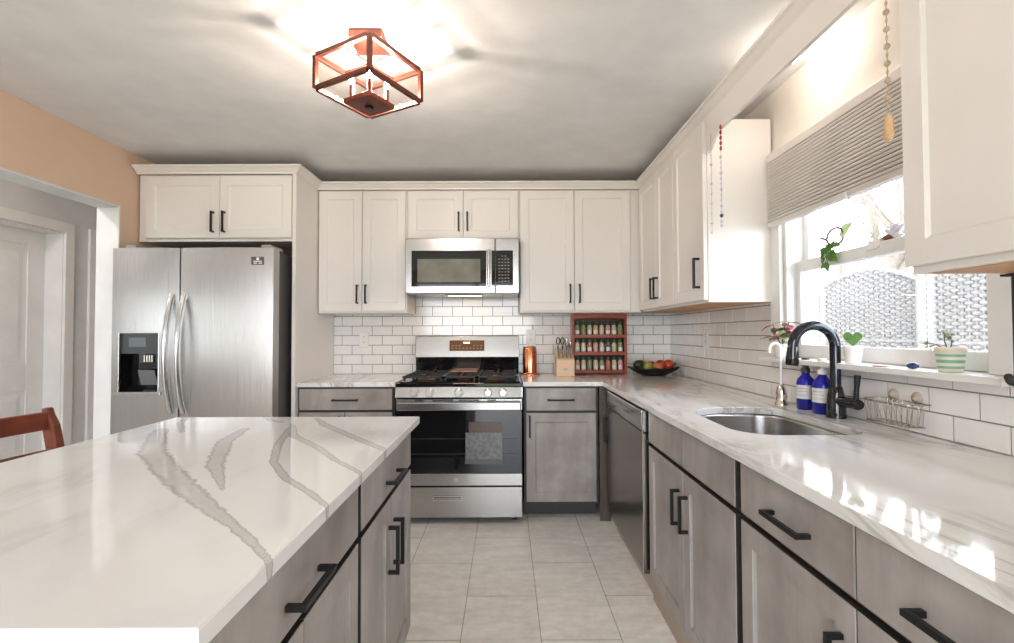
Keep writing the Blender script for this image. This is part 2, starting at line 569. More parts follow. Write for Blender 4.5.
def arc(cx, cz, r, a0, a1, n):
    return [(cx + r * math.cos(a0 + (a1 - a0) * i / n), cz + r * math.sin(a0 + (a1 - a0) * i / n)) for i in range(n + 1)]


def copy_thing(root, loc, rz=None):
    """a copy of a thing with copies of its parts and their sub-parts"""
    r = root.copy()
    COL.objects.link(r)
    r.location = loc
    if rz is not None:
        r.rotation_euler = (0, 0, rz)
    for ch in [c for c in bpy.data.objects if c.parent == root]:
        c = ch.copy()
        COL.objects.link(c)
        c.parent = r
        for g in [d for d in bpy.data.objects if d.parent == ch]:
            d = g.copy()
            COL.objects.link(d)
            d.parent = c
    return r

# ------------------------------------------------------------------ the setting
struct('floor', MB().box(-4.2, XR + .15, YREAR - .15, YB + .15, -.1, 0), 'floor')
struct('ceiling', MB().box(-4.2, XR + .15, YREAR - .15, YB + .15, ZC, ZC + .12), 'ceiling')
struct('wall_back', MB().box(-2.5, XR + .15, YB, YB + .15, 0, ZC), 'paint_beige')
# right wall with the sink window opening
WY0, WY1, WZ0, WZ1 = 1.262, 2.215, 1.075, 1.975
mb = MB()
mb.box(XR, XR + .15, YREAR, WY0, 0, ZC).box(XR, XR + .15, WY1, YB, 0, ZC)
mb.box(XR, XR + .15, WY0, WY1, 0, WZ0).box(XR, XR + .15, WY0, WY1, WZ1, ZC)
struct('wall_right', mb, 'paint_beige_lit')
# left wall with the wide cased opening to the hall
LY0, LY1, LZ = .25, 2.937, 1.988
mb = MB()
mb.box(-2.5, XL, YREAR, LY0, 0, ZC).box(-2.5, XL, LY1, YB, 0, ZC).box(-2.5, XL, LY0, LY1, LZ, ZC)
struct('wall_left', mb, 'paint_beige')
# wall behind the camera; unseen wide patio door added to light the room
mb = MB()
mb.box(-3.3, -1.70, YREAR - .15, YREAR, 0, ZC).box(.60, XR + .15, YREAR - .15, YREAR, 0, ZC)
mb.box(-1.70, .60, YREAR - .15, YREAR, 2.15, ZC)
struct('wall_rear', mb, 'paint_beige')
mb = MB()
for x in (-1.70, -.58, .54):
    mb.box(x, x + .06, YREAR - .10, YREAR - .04, .0, 2.15)
mb.box(-1.70, .60, YREAR - .10, YREAR - .04, 2.09, 2.15).box(-1.70, .60, YREAR - .10, YREAR - .04, 0, .07)
struct('added_patio_door', mb, 'trim')
# hall beyond the opening
HY0, HY1, HZ0, HZ1 = -.65, 1.75, .90, 1.62
struct('wall_hall', MB().box(-3.30, -3.15, YREAR, HY0, 0, ZC).box(-3.30, -3.15, HY0, HY1, 0, HZ0).box(-3.30, -3.15, HY0, HY1, HZ1, ZC).box(-3.30, -3.15, HY1, 2.54, 0, ZC).box(-3.30, -3.15, 3.415, 3.615, 0, ZC).box(-3.30, -3.15, 2.54, 3.415, 1.925, ZC)
       .box(-3.30, -3.15, 3.70, YB + .15, 0, ZC).box(-3.30, -3.15, 3.615, 3.70, 1.9, ZC)# closet behind the hall door
       .box(-4.2, -3.9, 2.2, YB + .15, 0, ZC).box(-3.9, -3.3, 2.2, 2.3, 0, ZC), 'paint_grey')
wh = MB()
for y in (HY0, HY0 + .78, HY0 + 1.57, HY1 - .05):
    wh.box(-3.26, -3.20, y, y + .05, HZ0, HZ1)
wh.box(-3.26, -3.20, HY0, HY1, HZ0, HZ0 + .05).box(-3.26, -3.20, HY0, HY1, HZ1 - .05, HZ1)
struct('added_hall_window', wh, 'trim')  # unseen window, added to light the hall and reflect in the refrigerator
struct('wall_hall_end', MB().box(-3.15, -2.5, 3.78, YB + .15, 0, ZC).box(-3.9, -3.3, 3.78, YB + .15, 0, ZC), 'paint_grey')
# white end of the left wall and the grey underside of its header
struct('trim_1', MB().box(-2.506, -2.369, LY1 - .012, LY1 - .0005, 0, LZ), 'trim', bevel=.002)
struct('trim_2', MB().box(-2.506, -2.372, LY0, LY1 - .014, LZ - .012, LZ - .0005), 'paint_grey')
# hall door in its frame, with casings
door = MB()
DX = -3.272
door.box(DX - .035, DX - .010, 2.555, 3.40, .01, 1.915)
for y0, y1, z0, z1 in ((2.555, 2.675, .01, 1.915), (3.28, 3.40, .01, 1.915), (2.675, 3.28, .01, .22), (2.675, 3.28, .82, 1.0), (2.675, 3.28, 1.815, 1.915)):
    door.box(DX - .010, DX, y0, y1, z0, z1)
for z0, z1 in ((.26, .78), (1.04, 1.775)):
    door.add([(DX - .010, 2.70, z0 - .02), (DX - .010, 3.255, z0 - .02), (DX - .010, 3.255, z1 + .02), (DX - .010, 2.70, z1 + .02),
              (DX - .003, 2.735, z0 + .02), (DX - .003, 3.22, z0 + .02), (DX - .003, 3.22, z1 - .02), (DX - .003, 2.735, z1 - .02)],
             [(4, 5, 6, 7), (0, 1, 5, 4), (1, 2, 6, 5), (2, 3, 7, 6), (3, 0, 4, 7)])
struct('door_1', door, 'door_white', bevel=.003)
mb = MB()
mb.box(-3.15, -3.130, 3.405, 3.476, 0, 1.995).box(-3.15, -3.130, 2.475, 2.548, 0, 1.995).box(-3.15, -3.130, 2.548, 3.405, 1.925, 1.995)
mb.box(-3.30, -3.15, 3.40, 3.4145, 0, 1.925).box(-3.30, -3.15, 2.5405, 2.555, 0, 1.925).box(-3.30, -3.15, 2.555, 3.40, 1.915, 1.9245)
struct('trim_3', mb, 'trim', bevel=.003)
struct('trim_4', MB().box(-3.15, -3.130, 3.604, 3.685, 0, 1.995), 'trim', bevel=.003)
struct('baseboard_hall', MB().box(-3.15, -3.136, YREAR, 2.474, 0, .1).box(-3.15, -3.136, 3.478, 3.602, 0, .1), 'trim', bevel=.003)

# --- sink window: casing, stool, frame, two sashes
mb = MB()
TX = XR - .020
mb.box(TX, XR - .0005, WY1, WY1 + .082, 1.088, 2.06).box(TX, XR - .0005, WY0 - .066, WY0, 1.088, 2.06).box(TX, XR - .0005, WY0, WY1, WZ1, 2.06)
struct('trim_5', mb, 'trim', bevel=.003)
struct('trim_6', MB().box(XR - .0004, XR + .145, WY0 + .001, WY1 - .001, 1.076, 1.087).box(1.205, XR - .0005, WY0 - .09, WY1 + .084, 1.066, 1.087), 'trim', bevel=.003)
win = MB()
for y0, y1 in ((WY0 + .0005, WY0 + .02), (WY1 - .02, WY1 - .0005)):
    win.box(XR + .001, XR + .145, y0, y1, 1.087, WZ1 - .0005)
win.box(XR + .001, XR + .145, WY0 + .02, WY1 - .02, WZ1 - .02, WZ1 - .0005)
w1 = struct('window_1', win, 'trim', bevel=.002)


def sash(name, x0, x1, z0, z1, rails):
    y0, y1 = WY0 + .021, WY1 - .021
    b, t, s = rails
    m = MB()
    m.box(x0, x1, y0, y0 + s, z0, z1).box(x0, x1, y1 - s, y1, z0, z1).box(x0, x1, y0 + s, y1 - s, z0, z0 + b).box(x0, x1, y0 + s, y1 - s, z1 - t, z1)
    o = m.build(name, 'trim', w1, bevel=.003)
    xm = (x0 + x1) / 2
    MB().box(xm - .002, xm + .002, y0 + s, y1 - s, z0 + b, z1 - t).build('pane', 'glass', o)
    return o


lower = sash('lower_sash', XR + .045, XR + .078, 1.088, 1.522, (.056, .048, .030))
sash('upper_sash', XR + .082, XR + .115, 1.478, 1.954, (.044, .04, .034))
MB().box(XR + .030, XR + .0448, 1.40, 1.46, 1.125, 1.137).build('sash_lift', 'clear_plastic', lower)
MB().box(XR + .036, XR + .0448, 1.70, 1.76, 1.500, 1.512).box(XR + .048, XR + .07, 1.70, 1.76, 1.5222, 1.532).build('sash_lock', 'plate_white', lower)


# --- glazed wall tiles: one mesh of bevelled tiles over grout
def tiles(m, plane, rects, off_even, z_base=KT, pw=.1565, ph=.0745, g=.0034):
    """plane(a, d, z): point on the wall, a along it, d out of it"""
    for a0, a1, z0, z1 in rects:
        for k in range(0, 10):
            b0, b1 = max(z0, z_base + k * ph + g / 2), min(z1, z_base + (k + 1) * ph - g / 2)
            if b1 - b0 < .006:
                continue
            o = off_even + (pw / 2 if k % 2 else 0)
            i0 = math.floor((a0 - o) / pw)
            for i in range(i0, i0 + int((a1 - a0) / pw) + 3):
                c0, c1 = max(a0, o + i * pw + g / 2), min(a1, o + (i + 1) * pw - g / 2)
                if c1 - c0 < .006:
                    continue
                e, d = .0009, .0066
                q = [plane(c0, .004, b0), plane(c1, .004, b0), plane(c1, .004, b1), plane(c0, .004, b1),
                     plane(c0 + e, d, b0 + e), plane(c1 - e, d, b0 + e), plane(c1 - e, d, b1 - e), plane(c0 + e, d, b1 - e)]
                m.add(q, [(4, 5, 6, 7), (0, 1, 5, 4), (1, 2, 6, 5), (2, 3, 7, 6), (3, 0, 4, 7)])


mb = MB()
pl = lambda a, d, z: (a, YB - .001 - d, z)
tiles(mb, pl, [(-1.343, 1.284, KT + .001, UB + .01), (-.705, .095, UB + .01, 1.50)], -.967 + .07825)
q = len(mb.f)
mb.box(-1.343, XR - .001, YB - .0055, YB - .001, KT + .001, UB + .01, 1).box(-.705, .095, YB - .0055, YB - .001, UB + .01, 1.50, 1)
struct('wall_back_tiles', mb, ['tile', 'grout'])
mb = MB()
pl = lambda a, d, z: (XR - .001 - d, -a, z)
# a runs toward the camera (= -Y) so that the faces point into the room
tiles(mb, pl, [(-YB + .009, -WY1 - .084, KT + .001, UB + .01), (-WY1 - .084, -WY0 + .077, KT + .001, 1.065), (-WY0 + .077, -.2, KT + .001, UB + .01)], -3.256)
mb.box(XR - .0055, XR - .001, WY1 + .084, YB - .009, KT + .001, UB + .01, 1).box(XR - .0055, XR - .001, WY0 - .077, WY1 + .084, KT + .001, 1.065, 1)
mb.box(XR - .0055, XR - .001, .2, WY0 - .077, KT + .001, UB + .01, 1)
struct('wall_right_tiles', mb, ['tile', 'grout'])


# ------------------------------------------------------------------ cabinets
def shaker(w, h, t=.02, rail=.057, rec=.008, ch=.006):
    """framed door; x 0..w, z 0..h, front at y = -t"""
    m = MB()
    e = .0018

    def ring(i, y):
        return [(i, y, i), (w - i, y, i), (w - i, y, h - i), (i, y, h - i)]
    rings = [ring(0, 0), ring(0, -t + e), ring(e, -t), ring(rail, -t), ring(rail + .001, -t + .003), ring(rail + ch, -t + rec - .001), ring(rail + ch + .001, -t + rec)]
    vs = [p for r in rings for p in r]
    fs = [(3, 2, 1, 0)]
    for k in range(len(rings) - 1):
        for i in range(4):
            j = (i + 1) % 4
            fs.append((k * 4 + i, k * 4 + j, k * 4 + 4 + j, k * 4 + 4 + i))
    b = (len(rings) - 1) * 4
    fs.append((b, b + 1, b + 2, b + 3))
    m.add(vs, fs)
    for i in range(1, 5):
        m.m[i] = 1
    return m


def slab(w, h, t=.02):
    m = MB()
    e = .0025
    vs = []
    for i, y in ((0, 0), (0, -t + e), (e, -t)):
        vs += [(i, y, i), (w - i, y, i), (w - i, y, h - i), (i, y, h - i)]
    fs = [(3, 2, 1, 0), (8, 9, 10, 11)]
    for k in range(2):
        for i in range(4):
            j = (i + 1) % 4
            fs.append((k * 4 + i, k * 4 + j, k * 4 + 4 + j, k * 4 + 4 + i))
    m.add(vs, fs)
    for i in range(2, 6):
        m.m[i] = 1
    return m


def pull(kind, x, z, L, parent, y=-.02, s=.0055, out=.034):
    """square bar pull on two feet"""
    m = MB()
    if kind == 'v':
        m.box(x - s, x + s, y - out, y - out + 2 * s, z - L / 2, z + L / 2)
        for q in (-1, 1):
            zz = z + q * (L / 2 - s)
            m.box(x - s, x + s, y - out + 2 * s, y, zz - s, zz + s)
    else:
        m.box(x - L / 2, x + L / 2, y - out, y - out + 2 * s, z - s, z + s)
        for q in (-1, 1):
            xx = x + q * (L / 2 - s)
            m.box(xx - s, xx + s, y - out + 2 * s, y, z - s, z + s)
    return m.build('handle', 'black', parent, bevel=.001)


def cabinet(name, label, loc, rz, w, d, h, fronts, mat, group=None, body=None, front_mat=None, frame=None, under=None):
    """loc: front left bottom corner of the carcass; local x along the face, -y out of it"""
    t = thing(name, label, 'cabinet', loc, rz, group)
    b = body or MB().box(0, w, 0, d, 0, h)
    b.build('carcass', mat, t, bevel=.0012)
    if frame:
        m = MB()
        m.box(0.0005, w - .0005, -.0012, -.0002, 0.0005, h - .0005)
        m.build('face_frame', frame, t)
    if under:
        MB().box(.018, w - .018, .02, d - .005, -.0012, -.0002).build('underside', under, t)
    for fr in fronts:
        kind, x0, x1, z0, z1 = fr[:5]
        m = slab(x1 - x0, z1 - z0) if kind in ('drawer', 'panel') else shaker(x1 - x0, z1 - z0)
        nm = {'drawer': 'drawer_front', 'panel': 'false_drawer_front', 'door': 'door'}[kind]
        o = m.build(nm, [front_mat or mat, 'cab_edge_shade' if front_mat else mat], t, loc=(x0, -.0015, z0))
        if len(fr) > 5 and fr[5]:
            k, hx, hz, L = fr[5]
            pull(k, hx - x0, hz - z0, L, o)
    return t


def door_pair(w, z0, z1, hz, L, gap=.004, m=.010, inset=.036, split=None):
    s = split if split is not None else w / 2
    return [('door', m, s - gap / 2, z0, z1, ('v', s - inset, hz, L)), ('door', s + gap / 2, w - m, z0, z1, ('v', s + inset, hz, L))]


# --- wall cabinets, range wall (faces toward the camera)
UYB = YB - UF + .0215          # carcass front
UD = UF - .0215 - .010
cabinet('wall_cabinet', 'white two-door wall cabinet between the tall white panel and the microwave', (-1.343, UYB, UB), 0, .633, UD, UT - UB + .004,
        door_pair(.633, .012, .872, .133, .135, m=.008, split=.316, inset=.030), 'cab_white', 'white wall cabinets')
cabinet('wall_cabinet', 'short white two-door wall cabinet above the microwave', (-.7085, UYB, 1.866), 0, .805, UD, UT - 1.866 + .004,
        door_pair(.805, .006, .352, .128, .135, m=.012, inset=.031), 'cab_white', 'white wall cabinets')
cabinet('wall_cabinet', 'white two-door wall cabinet above the spice rack and knife block', (.098, UYB, UB), 0, .868, UD, UT - UB + .004,
        [('door', .006, .386, .012, .872, ('v', .356, .133, .135)), ('door', .390, .786, .012, .872, ('v', .423, .133, .135))], 'cab_white', 'white wall cabinets')
# --- cabinet over the refrigerator, standing out to the panel's front
cabinet('wall_cabinet', 'deep white two-door wall cabinet above the steel refrigerator', (-2.362, 3.082, 1.795), 0, .993, .655, UT - 1.795 + .004,
        [('door', .052, .525, .020, .418, ('v', .489, .120, .135)), ('door', .529, .987, .020, .418, ('v', .561, .120, .135))], 'cab_white', 'white wall cabinets')
t = tag(MB().box(-1.368, -1.3445, 3.060, YB - .002, 0.0, UT + .004).build('tall_panel', 'cab_white', None, bevel=.001),
        'tall white panel standing beside the refrigerator from floor to crown', 'panel')
# --- wall cabinets over the sink run
cabinet('wall_cabinet', 'white two-door wall cabinet on the window wall, nearest the corner', (.9665, 3.402, UB), -PI / 2, .700, .308, UT - UB + .004,
        door_pair(.700, .012, .872, .133, .135, m=.006, inset=.034, split=.385), 'cab_white', 'white wall cabinets', under='plywood')
cabinet('wall_cabinet', 'white single-door wall cabinet with its bright side beside the window', (.9665, 2.701, UB), -PI / 2, .416, .308, UT - UB + .004,
        [('door', .004, .412, .012, .872, ('v', .362, .145, .15))], 'cab_white', 'white wall cabinets', under='plywood')
cabinet('wall_cabinet', 'white wall cabinet cut off by the photo\'s right edge, near the window', (.9665, 1.136, 1.338), -PI / 2, .86, .308, UT - 1.338 + .004,
        [('door', .002, .428, .016, .878, None), ('door', .432, .856, .016, .878, None)], 'cab_white', 'white wall cabinets', under='plywood')

# --- crown moulding and the valance board over the window
def crown(name, path, z0=UT + .0045, mats='cab_white'):
    """path: plan points of the face line, room side on the left when walking it"""
    prof = [(-.012, 0), (.004, 0), (.006, .010), (.018, .018), (.034, .032), (.048, .036), (.048, .046), (-.012, .046)]
    pts = [Vector((x, y)) for x, y in path]
    dirs = [(pts[i + 1] - pts[i]).normalized() for i in range(len(pts) - 1)]
    nrm = [Vector((-d.y, d.x)) for d in dirs]
    m = MB()
    vs = []
    for i, p in enumerate(pts):
        if i == 0:
            k = nrm[0]
        elif i == len(pts) - 1:
            k = nrm[-1]
        else:
            k = (nrm[i - 1] + nrm[i]).normalized()
            k = k / k.dot(nrm[i])
        vs += [(p.x + k.x * a, p.y + k.y * a, z0 + b) for a, b in prof]
    n = len(prof)
    fs = []
    for i in range(len(pts) - 1):
        for a in range(n):
            c = (a + 1) % n
            fs.append((i * n + a, i * n + c, (i + 1) * n + c, (i + 1) * n + a))
    fs += [tuple(range(n - 1, -1, -1)), tuple(range(len(vs) - n, len(vs)))]
    m.add(vs, fs)
    return struct(name, m, mats)


crown('trim_7', [(.968, .28), (.968, 3.409), (-1.344, 3.409), (-1.344, 3.059), (-2.366, 3.059)][::1])
val = MB()
prof = [(1.139, 2.2255), (1.139, 2.118), (2.16, 2.118), (2.20, 2.104), (2.225, 2.085), (2.25, 2.068), (2.281, 2.060), (2.281, 2.2255)]
val.prism(prof, 'x', .9625, .9800)
struct('trim_8', val, 'cab_white', bevel=.001)

# --- base cabinets, range wall
BH = KB - .1035
cabinet('base_cabinet', 'grey base cabinet with a wide drawer between the refrigerator and the range', (-1.343, FYB + .0215, .103), 0, .622, .59, BH,
        [('drawer', .012, .610, .606, .742, ('h', .310, .672, .16)), ('door', .012, .304, .012, .592, ('v', .27, .5, .14)), ('door', .308, .610, .012, .592, ('v', .342, .5, .14))],
        'cab_dark', 'grey base cabinets', front_mat='cab_grey')
cb = cabinet('base_cabinet', 'grey base cabinet with one drawer and one door, right of the range', (.112, FYB + .0215, .103), 0, .478, .59, BH,
             [('drawer', .014, .462, .598, .742, ('h', .235, .668, .17)), ('door', .014, .462, .018, .584, ('v', .035, .50, .14))], 'cab_dark', 'grey base cabinets', front_mat='cab_grey')
MB().box(.0, .478, .100, .112, -.1025, -.0005).build('toe_board', 'cab_dark', cb)
cb = cabinet('corner_cabinet', 'narrow dark corner cabinet between the drawer cabinet and the dishwasher', (.6615, 3.088, .103), -PI / 2, .118, .55, BH,
             [('panel', .004, .112, .012, .742, ('v', .075, .49, .15))], 'cab_dark', None, front_mat='brown_filler')
MB().box(-.0, .118, .016, .03, -.1025, -.0005).build('toe_board', 'toe_tan', cb)
MB().box(-.001, .003, -.068, -.0005, -.1025, BH).build('filler_board', 'brown_filler', cb)

# --- base cabinets, sink run (faces toward -X); a hollow carcass takes the sink bowl
RX = FX + .0215
sk = MB()
w, d = .842, .60
sk.box(0, .016, 0, d, 0, BH).box(w - .016, w, 0, d, 0, BH).box(.016, w - .016, 0, d, 0, .016).box(.016, w - .016, d - .01, d, .016, BH).box(.016, w - .016, 0, .012, .016, BH)
cb = cabinet('sink_cabinet', 'grey sink cabinet with two doors under two false drawer fronts', (RX, 2.187, .103), -PI / 2, w, d, BH,
             [('panel', .012, .428, .605, .742, None), ('panel', .431, .828, .605, .742, None)] +
             [('door', .012, .428, .010, .588, ('v', .390, .450, .132)), ('door', .431, .828, .010, .588, ('v', .470, .450, .132))], 'cab_dark', 'grey base cabinets', body=sk, front_mat='cab_grey')
MB().box(0, w, -.004, .008, -.1025, -.0005).build('toe_board', 'toe_tan', cb)
cb = cabinet('base_cabinet', 'grey base cabinet with two long-handled drawers over doors, nearest the camera on the sink run', (RX, 1.343, .103), -PI / 2, .888, .60, BH,
             [('drawer', .018, .449, .605, .742, ('h', .250, .666, .148)), ('drawer', .452, .875, .605, .742, ('h', .665, .666, .148)),
              ('door', .018, .449, .010, .588, ('v', .412, .450, .145)), ('door', .452, .875, .010, .588, ('v', .490, .450, .145))], 'cab_dark', 'grey base cabinets', front_mat='cab_grey')
MB().box(0, .888, -.004, .008, -.1025, -.0005).build('toe_board', 'toe_tan', cb)

# --- island cabinets (faces toward +X)
JX = IX - .0215
for nm, y0, w, label, hc in (('island_cabinet', 1.1885, .632, 'grey island cabinet with a drawer over two doors, at the range end', .322),
                             ('island_cabinet', .545, .640, 'grey island cabinet with a drawer over two doors, nearest the camera', .315)):
    cb = cabinet(nm, label, (JX, y0, .103), PI / 2, w, .62, BH,
                 [('drawer', .014, w - .010, .606, .742, ('h', hc, .652, .145))] +
                 [('door', .014, w / 2 - .002, .012, .590, ('v', w / 2 - .030, .440, .145)), ('door', w / 2 + .002, w - .010, .012, .590, ('v', w / 2 + .036, .440, .145))],
                 'cab_dark', 'island cabinets', front_mat='cab_grey')
    MB().box(0, w, .06, .075, -.1025, -.0005).build('toe_board', 'cab_dark', cb)
isb = MB().box(-1.02, JX - .6205, .545, 1.8205, 0, KB - .0005)
tag(isb.build('island_back_panel', 'cab_grey'), 'grey panel closing the seating side of the island', 'panel')

# ------------------------------------------------------------------ worktops
def plate(name, outline, holes, mats, label, z0=KB, z1=KT, bevel=.0025):
    bm = bmesh.new()
    for loop in [outline] + holes:
        vs = [bm.verts.new((x, y, z1)) for x, y in loop]
        for i in range(len(vs)):
            bm.edges.new((vs[i], vs[(i + 1) % len(vs)]))
    bmesh.ops.triangle_fill(bm, use_beauty=True, use_dissolve=False, edges=bm.edges[:], normal=(0, 0, 1))
    bm.normal_update()
    r = bmesh.ops.extrude_face_region(bm, geom=bm.faces[:])
    bmesh.ops.translate(bm, vec=(0, 0, z0 - z1), verts=[g for g in r['geom'] if isinstance(g, bmesh.types.BMVert)])
    bmesh.ops.recalc_face_normals(bm, faces=bm.faces[:])
    me = bpy.data.meshes.new(name)
    bm.to_mesh(me)
    bm.free()
    me.materials.append(M[mats])
    o = bpy.data.objects.new(name, me)
    COL.objects.link(o)
    b = o.modifiers.new('soft_edges', 'BEVEL')
    b.width, b.segments, b.limit_method, b.angle_limit = bevel, 2, 'ANGLE', .6
    return tag(o, label, 'worktop')


# sink cut-out: straight front, bowed toward the wall at the tap end
SINK = []


def corner(cx, cy, r, a0, a1, n=8):
    for i in range(n + 1):
        a = math.radians(a0 + (a1 - a0) * i / n)
        SINK.append((cx + r * math.cos(a), cy + r * math.sin(a)))


corner(.850, 1.600, .120, 180, 270)
corner(1.045, 1.570, .090, -90, 0)
corner(1.020, 1.925, .105, 10, 90)
corner(.925, 1.840, .190, 90, 180)
plate('worktop', [(.104, YB - .010), (.104, 3.083), (.615, 3.083), (.615, .25), (XR - .010, .25), (XR - .010, YB - .010)], [SINK], 'marble_run',
      'L-shaped white quartz worktop with grey veins running under the window')
plate('worktop', [(-1.343, YB - .010), (-1.343, 3.083), (-.714, 3.083), (-.714, YB - .010)], [], 'marble_run',
      'short white quartz worktop between the tall white panel and the range')


def island_top():
    x0, x1, y0, y1 = -1.252, -.331, .523, 1.833
    V = [([(-1.142, 1.60), (-1.10, 1.52), (-.952, 1.297), (-.807, 1.143), (-.666, 1.001), (-.55, .891), (-.458, .807), (-.395, .745), (-.345, .692), (-.315, .66)],
          [.030, .036, .046, .042, .038, .026, .015, .013, .010, .008]),
         ([(-.76, 1.70), (-.735, 1.66), (-.715, 1.584), (-.651, 1.373), (-.575, 1.192), (-.488, 1.064), (-.393, .964), (-.338, .899), (-.31, .87)],
          [.006, .010, .017, .017, .015, .014, .013, .010, .007]),
         ([(-.871, 1.607), (-.828, 1.418), (-.71, 1.176), (-.632, 1.063), (-.573, .977)], [.020, .034, .030, .016, .005]),
         ([(-.735, 1.66), (-.656, 1.492), (-.529, 1.347), (-.425, 1.204), (-.338, 1.104), (-.31, 1.07)], [.012, .018, .017, .013, .010, .008]),
         ([(-.71, 1.80), (-.632, 1.675), (-.48, 1.489), (-.359, 1.344), (-.31, 1.29)], [.010, .022, .020, .018, .012]),
         ([(-1.214, 1.84), (-1.162, 1.72), (-1.048, 1.558)], [.012, .016, .012]),
         ([(-.92, 1.84), (-.86, 1.76), (-.80, 1.72)], [.02, .014, .01])]
    import numpy as np
    nx, ny = 116, 164
    xs, ys = np.linspace(x0, x1, nx), np.linspace(y0, y1, ny)
    X, Y = np.meshgrid(xs, ys, indexing='ij')
    D = np.full(X.shape, 6.0)
    for pts, ws in V:
        for (p, q, wa, wb) in zip(pts[:-1], pts[1:], ws[:-1], ws[1:]):
            ax, ay, bx, by = *p, *q
            L2 = (bx - ax) ** 2 + (by - ay) ** 2
            t = np.clip(((X - ax) * (bx - ax) + (Y - ay) * (by - ay)) / L2, 0, 1)
            d = np.hypot(X - ax - t * (bx - ax), Y - ay - t * (by - ay))
            D = np.minimum(D, d / (.72 * (wa + (wb - wa) * t)))
    e = .0025
    xs[0], xs[-1], ys[0], ys[-1] = x0 + e, x1 - e, y0 + e, y1 - e
    vs, at, fs = [], [], []
    for i in range(nx):
        for j in range(ny):
            vs.append((xs[i], ys[j], KT))
            at.append(float(min(D[i, j], 6)))
    for i in range(nx - 1):
        for j in range(ny - 1):
            a = i * ny + j
            fs.append((a, a + ny, a + ny + 1, a + 1))
    ring = [(i, 0) for i in range(nx)] + [(nx - 1, j) for j in range(1, ny)] + [(i, ny - 1) for i in range(nx - 2, -1, -1)] + [(0, j) for j in range(ny - 2, 0, -1)]
    n = len(ring)
    prev = [i * ny + j for i, j in ring]
    cx = lambda i: x0 if i == 0 else x1 if i == nx - 1 else float(xs[i])
    cy = lambda j: y0 if j == 0 else y1 if j == ny - 1 else float(ys[j])
    for z in (KT - e, KB + e):
        cur = []
        for i, j in ring:
            cur.append(len(vs))
            vs.append((cx(i), cy(j), z))
            at.append(float(min(D[i, j] * (1.0 if z > KT - .01 else .8) + (0 if z > KT - .01 else .35), 6)))
        for k in range(n):
            l = (k + 1) % n
            fs.append((prev[k], cur[k], cur[l], prev[l]))
        prev = cur
    fs.append(tuple(prev))
    me = bpy.data.meshes.new('island_worktop')
    me.from_pydata(vs, [], fs)
    me.attributes.new('vein', 'FLOAT', 'POINT').data.foreach_set('value', at)
    me.materials.append(M['marble_island'])
    o = bpy.data.objects.new('island_worktop', me)
    COL.objects.link(o)
    return tag(o, 'white quartz worktop of the island with bold grey veins', 'worktop')


island_top()

# sink bowl hung under the cut-out
t = thing('kitchen_sink', 'stainless steel undermount sink set in the worktop below the window', 'sink', (.93, 1.77, KB))
cx, cy = .93, 1.77
m = MB()
n = len(SINK)
rings = []
for k, z in ((1.06, -.0008), (1.012, -.0008), (1.008, -.012), (.985, -.10), (.93, -.165), (.82, -.185), (.3, -.192), (.08, -.194)):
    rings.append([((x - cx) * k, (y - cy) * k, z) for x, y in SINK])
vs = [p for r in rings for p in r]
fs = []
for k in range(len(rings) - 1):
    for i in range(n):
        j = (i + 1) % n
        fs.append((k * n + i, k * n + j, (k + 1) * n + j, (k + 1) * n + i))
m.add(vs, fs, True)
b = m.build('bowl', 'steel_h', t)
sm = b.modifiers.new('shell', 'SOLIDIFY')
sm.thickness, sm.offset = .0012, -1
MB().lathe([(.045, -.192), (.043, -.189), (.034, -.191), (.03, -.194), (.0, -.195)], 0, 0, 0, 20).build('drain', 'nickel', t)

# ------------------------------------------------------------------ refrigerator
FRX0, FRX1, FRY, FRT = -2.352, -1.392, 2.945, 1.715
t = thing('refrigerator', 'side-by-side stainless steel refrigerator with an ice and water dispenser', 'refrigerator', (-1.87, 3.3, 0))
O = (-1.87, 3.3, 0)
MB().box(FRX0 + .012, FRX1 - .012, FRY, 3.70, .012, FRT - .012).build('body', 'fridge_side', t, bevel=.004, org=O)
SPX = -1.948


def fridge_door(x0, x1, z0, z1, hole=None):
    """door with a gently bowed front; hole = dispenser opening"""
    m = MB()
    y1, n = FRY - .006, 14
    xs = sorted(set([x0 + (x1 - x0) * i / n for i in range(n + 1)] + ([hole[0], hole[1]] if hole else [])))
    zs = [z0, z1] if not hole else [z0, hole[2], hole[3], z1]

    def yf(x):
        s = 2 * (x - x0) / (x1 - x0) - 1
        return FRY - .080 - .014 * (1 - s * s)
    for i in range(len(xs) - 1):
        for k in range(len(zs) - 1):
            if hole and k == 1 and xs[i] >= hole[0] - 1e-6 and xs[i + 1] <= hole[1] + 1e-6:
                continue
            a, b = xs[i], xs[i + 1]
            m.add([(a, yf(a), zs[k]), (b, yf(b), zs[k]), (b, yf(b), zs[k + 1]), (a, yf(a), zs[k + 1])], [(0, 1, 2, 3)], True)
    a, b = x0, x1
    for zz, rev in ((z0, True), (z1, False)):
        top = [(x, yf(x), zz) for x in xs] + [(b, y1, zz), (a, y1, zz)]
        f = list(range(len(top)))
        m.add(top, [f[::-1] if rev else f])
    m.add([(a, yf(a), z0), (a, y1, z0), (a, y1, z1), (a, yf(a), z1)], [(3, 2, 1, 0)])
    m.add([(b, yf(b), z0), (b, y1, z0), (b, y1, z1), (b, yf(b), z1)], [(0, 1, 2, 3)])
    m.add([(a, y1, z0), (b, y1, z0), (b, y1, z1), (a, y1, z1)], [(3, 2, 1, 0)])
    return m, yf


HX0, HX1, HZ0, HZ1 = -2.292, -2.062, .860, 1.205
m, yf = fridge_door(FRX0, SPX - .004, .06, FRT, (HX0, HX1, HZ0, HZ1))
dl = m.build('door', 'steel_door', t, org=O)
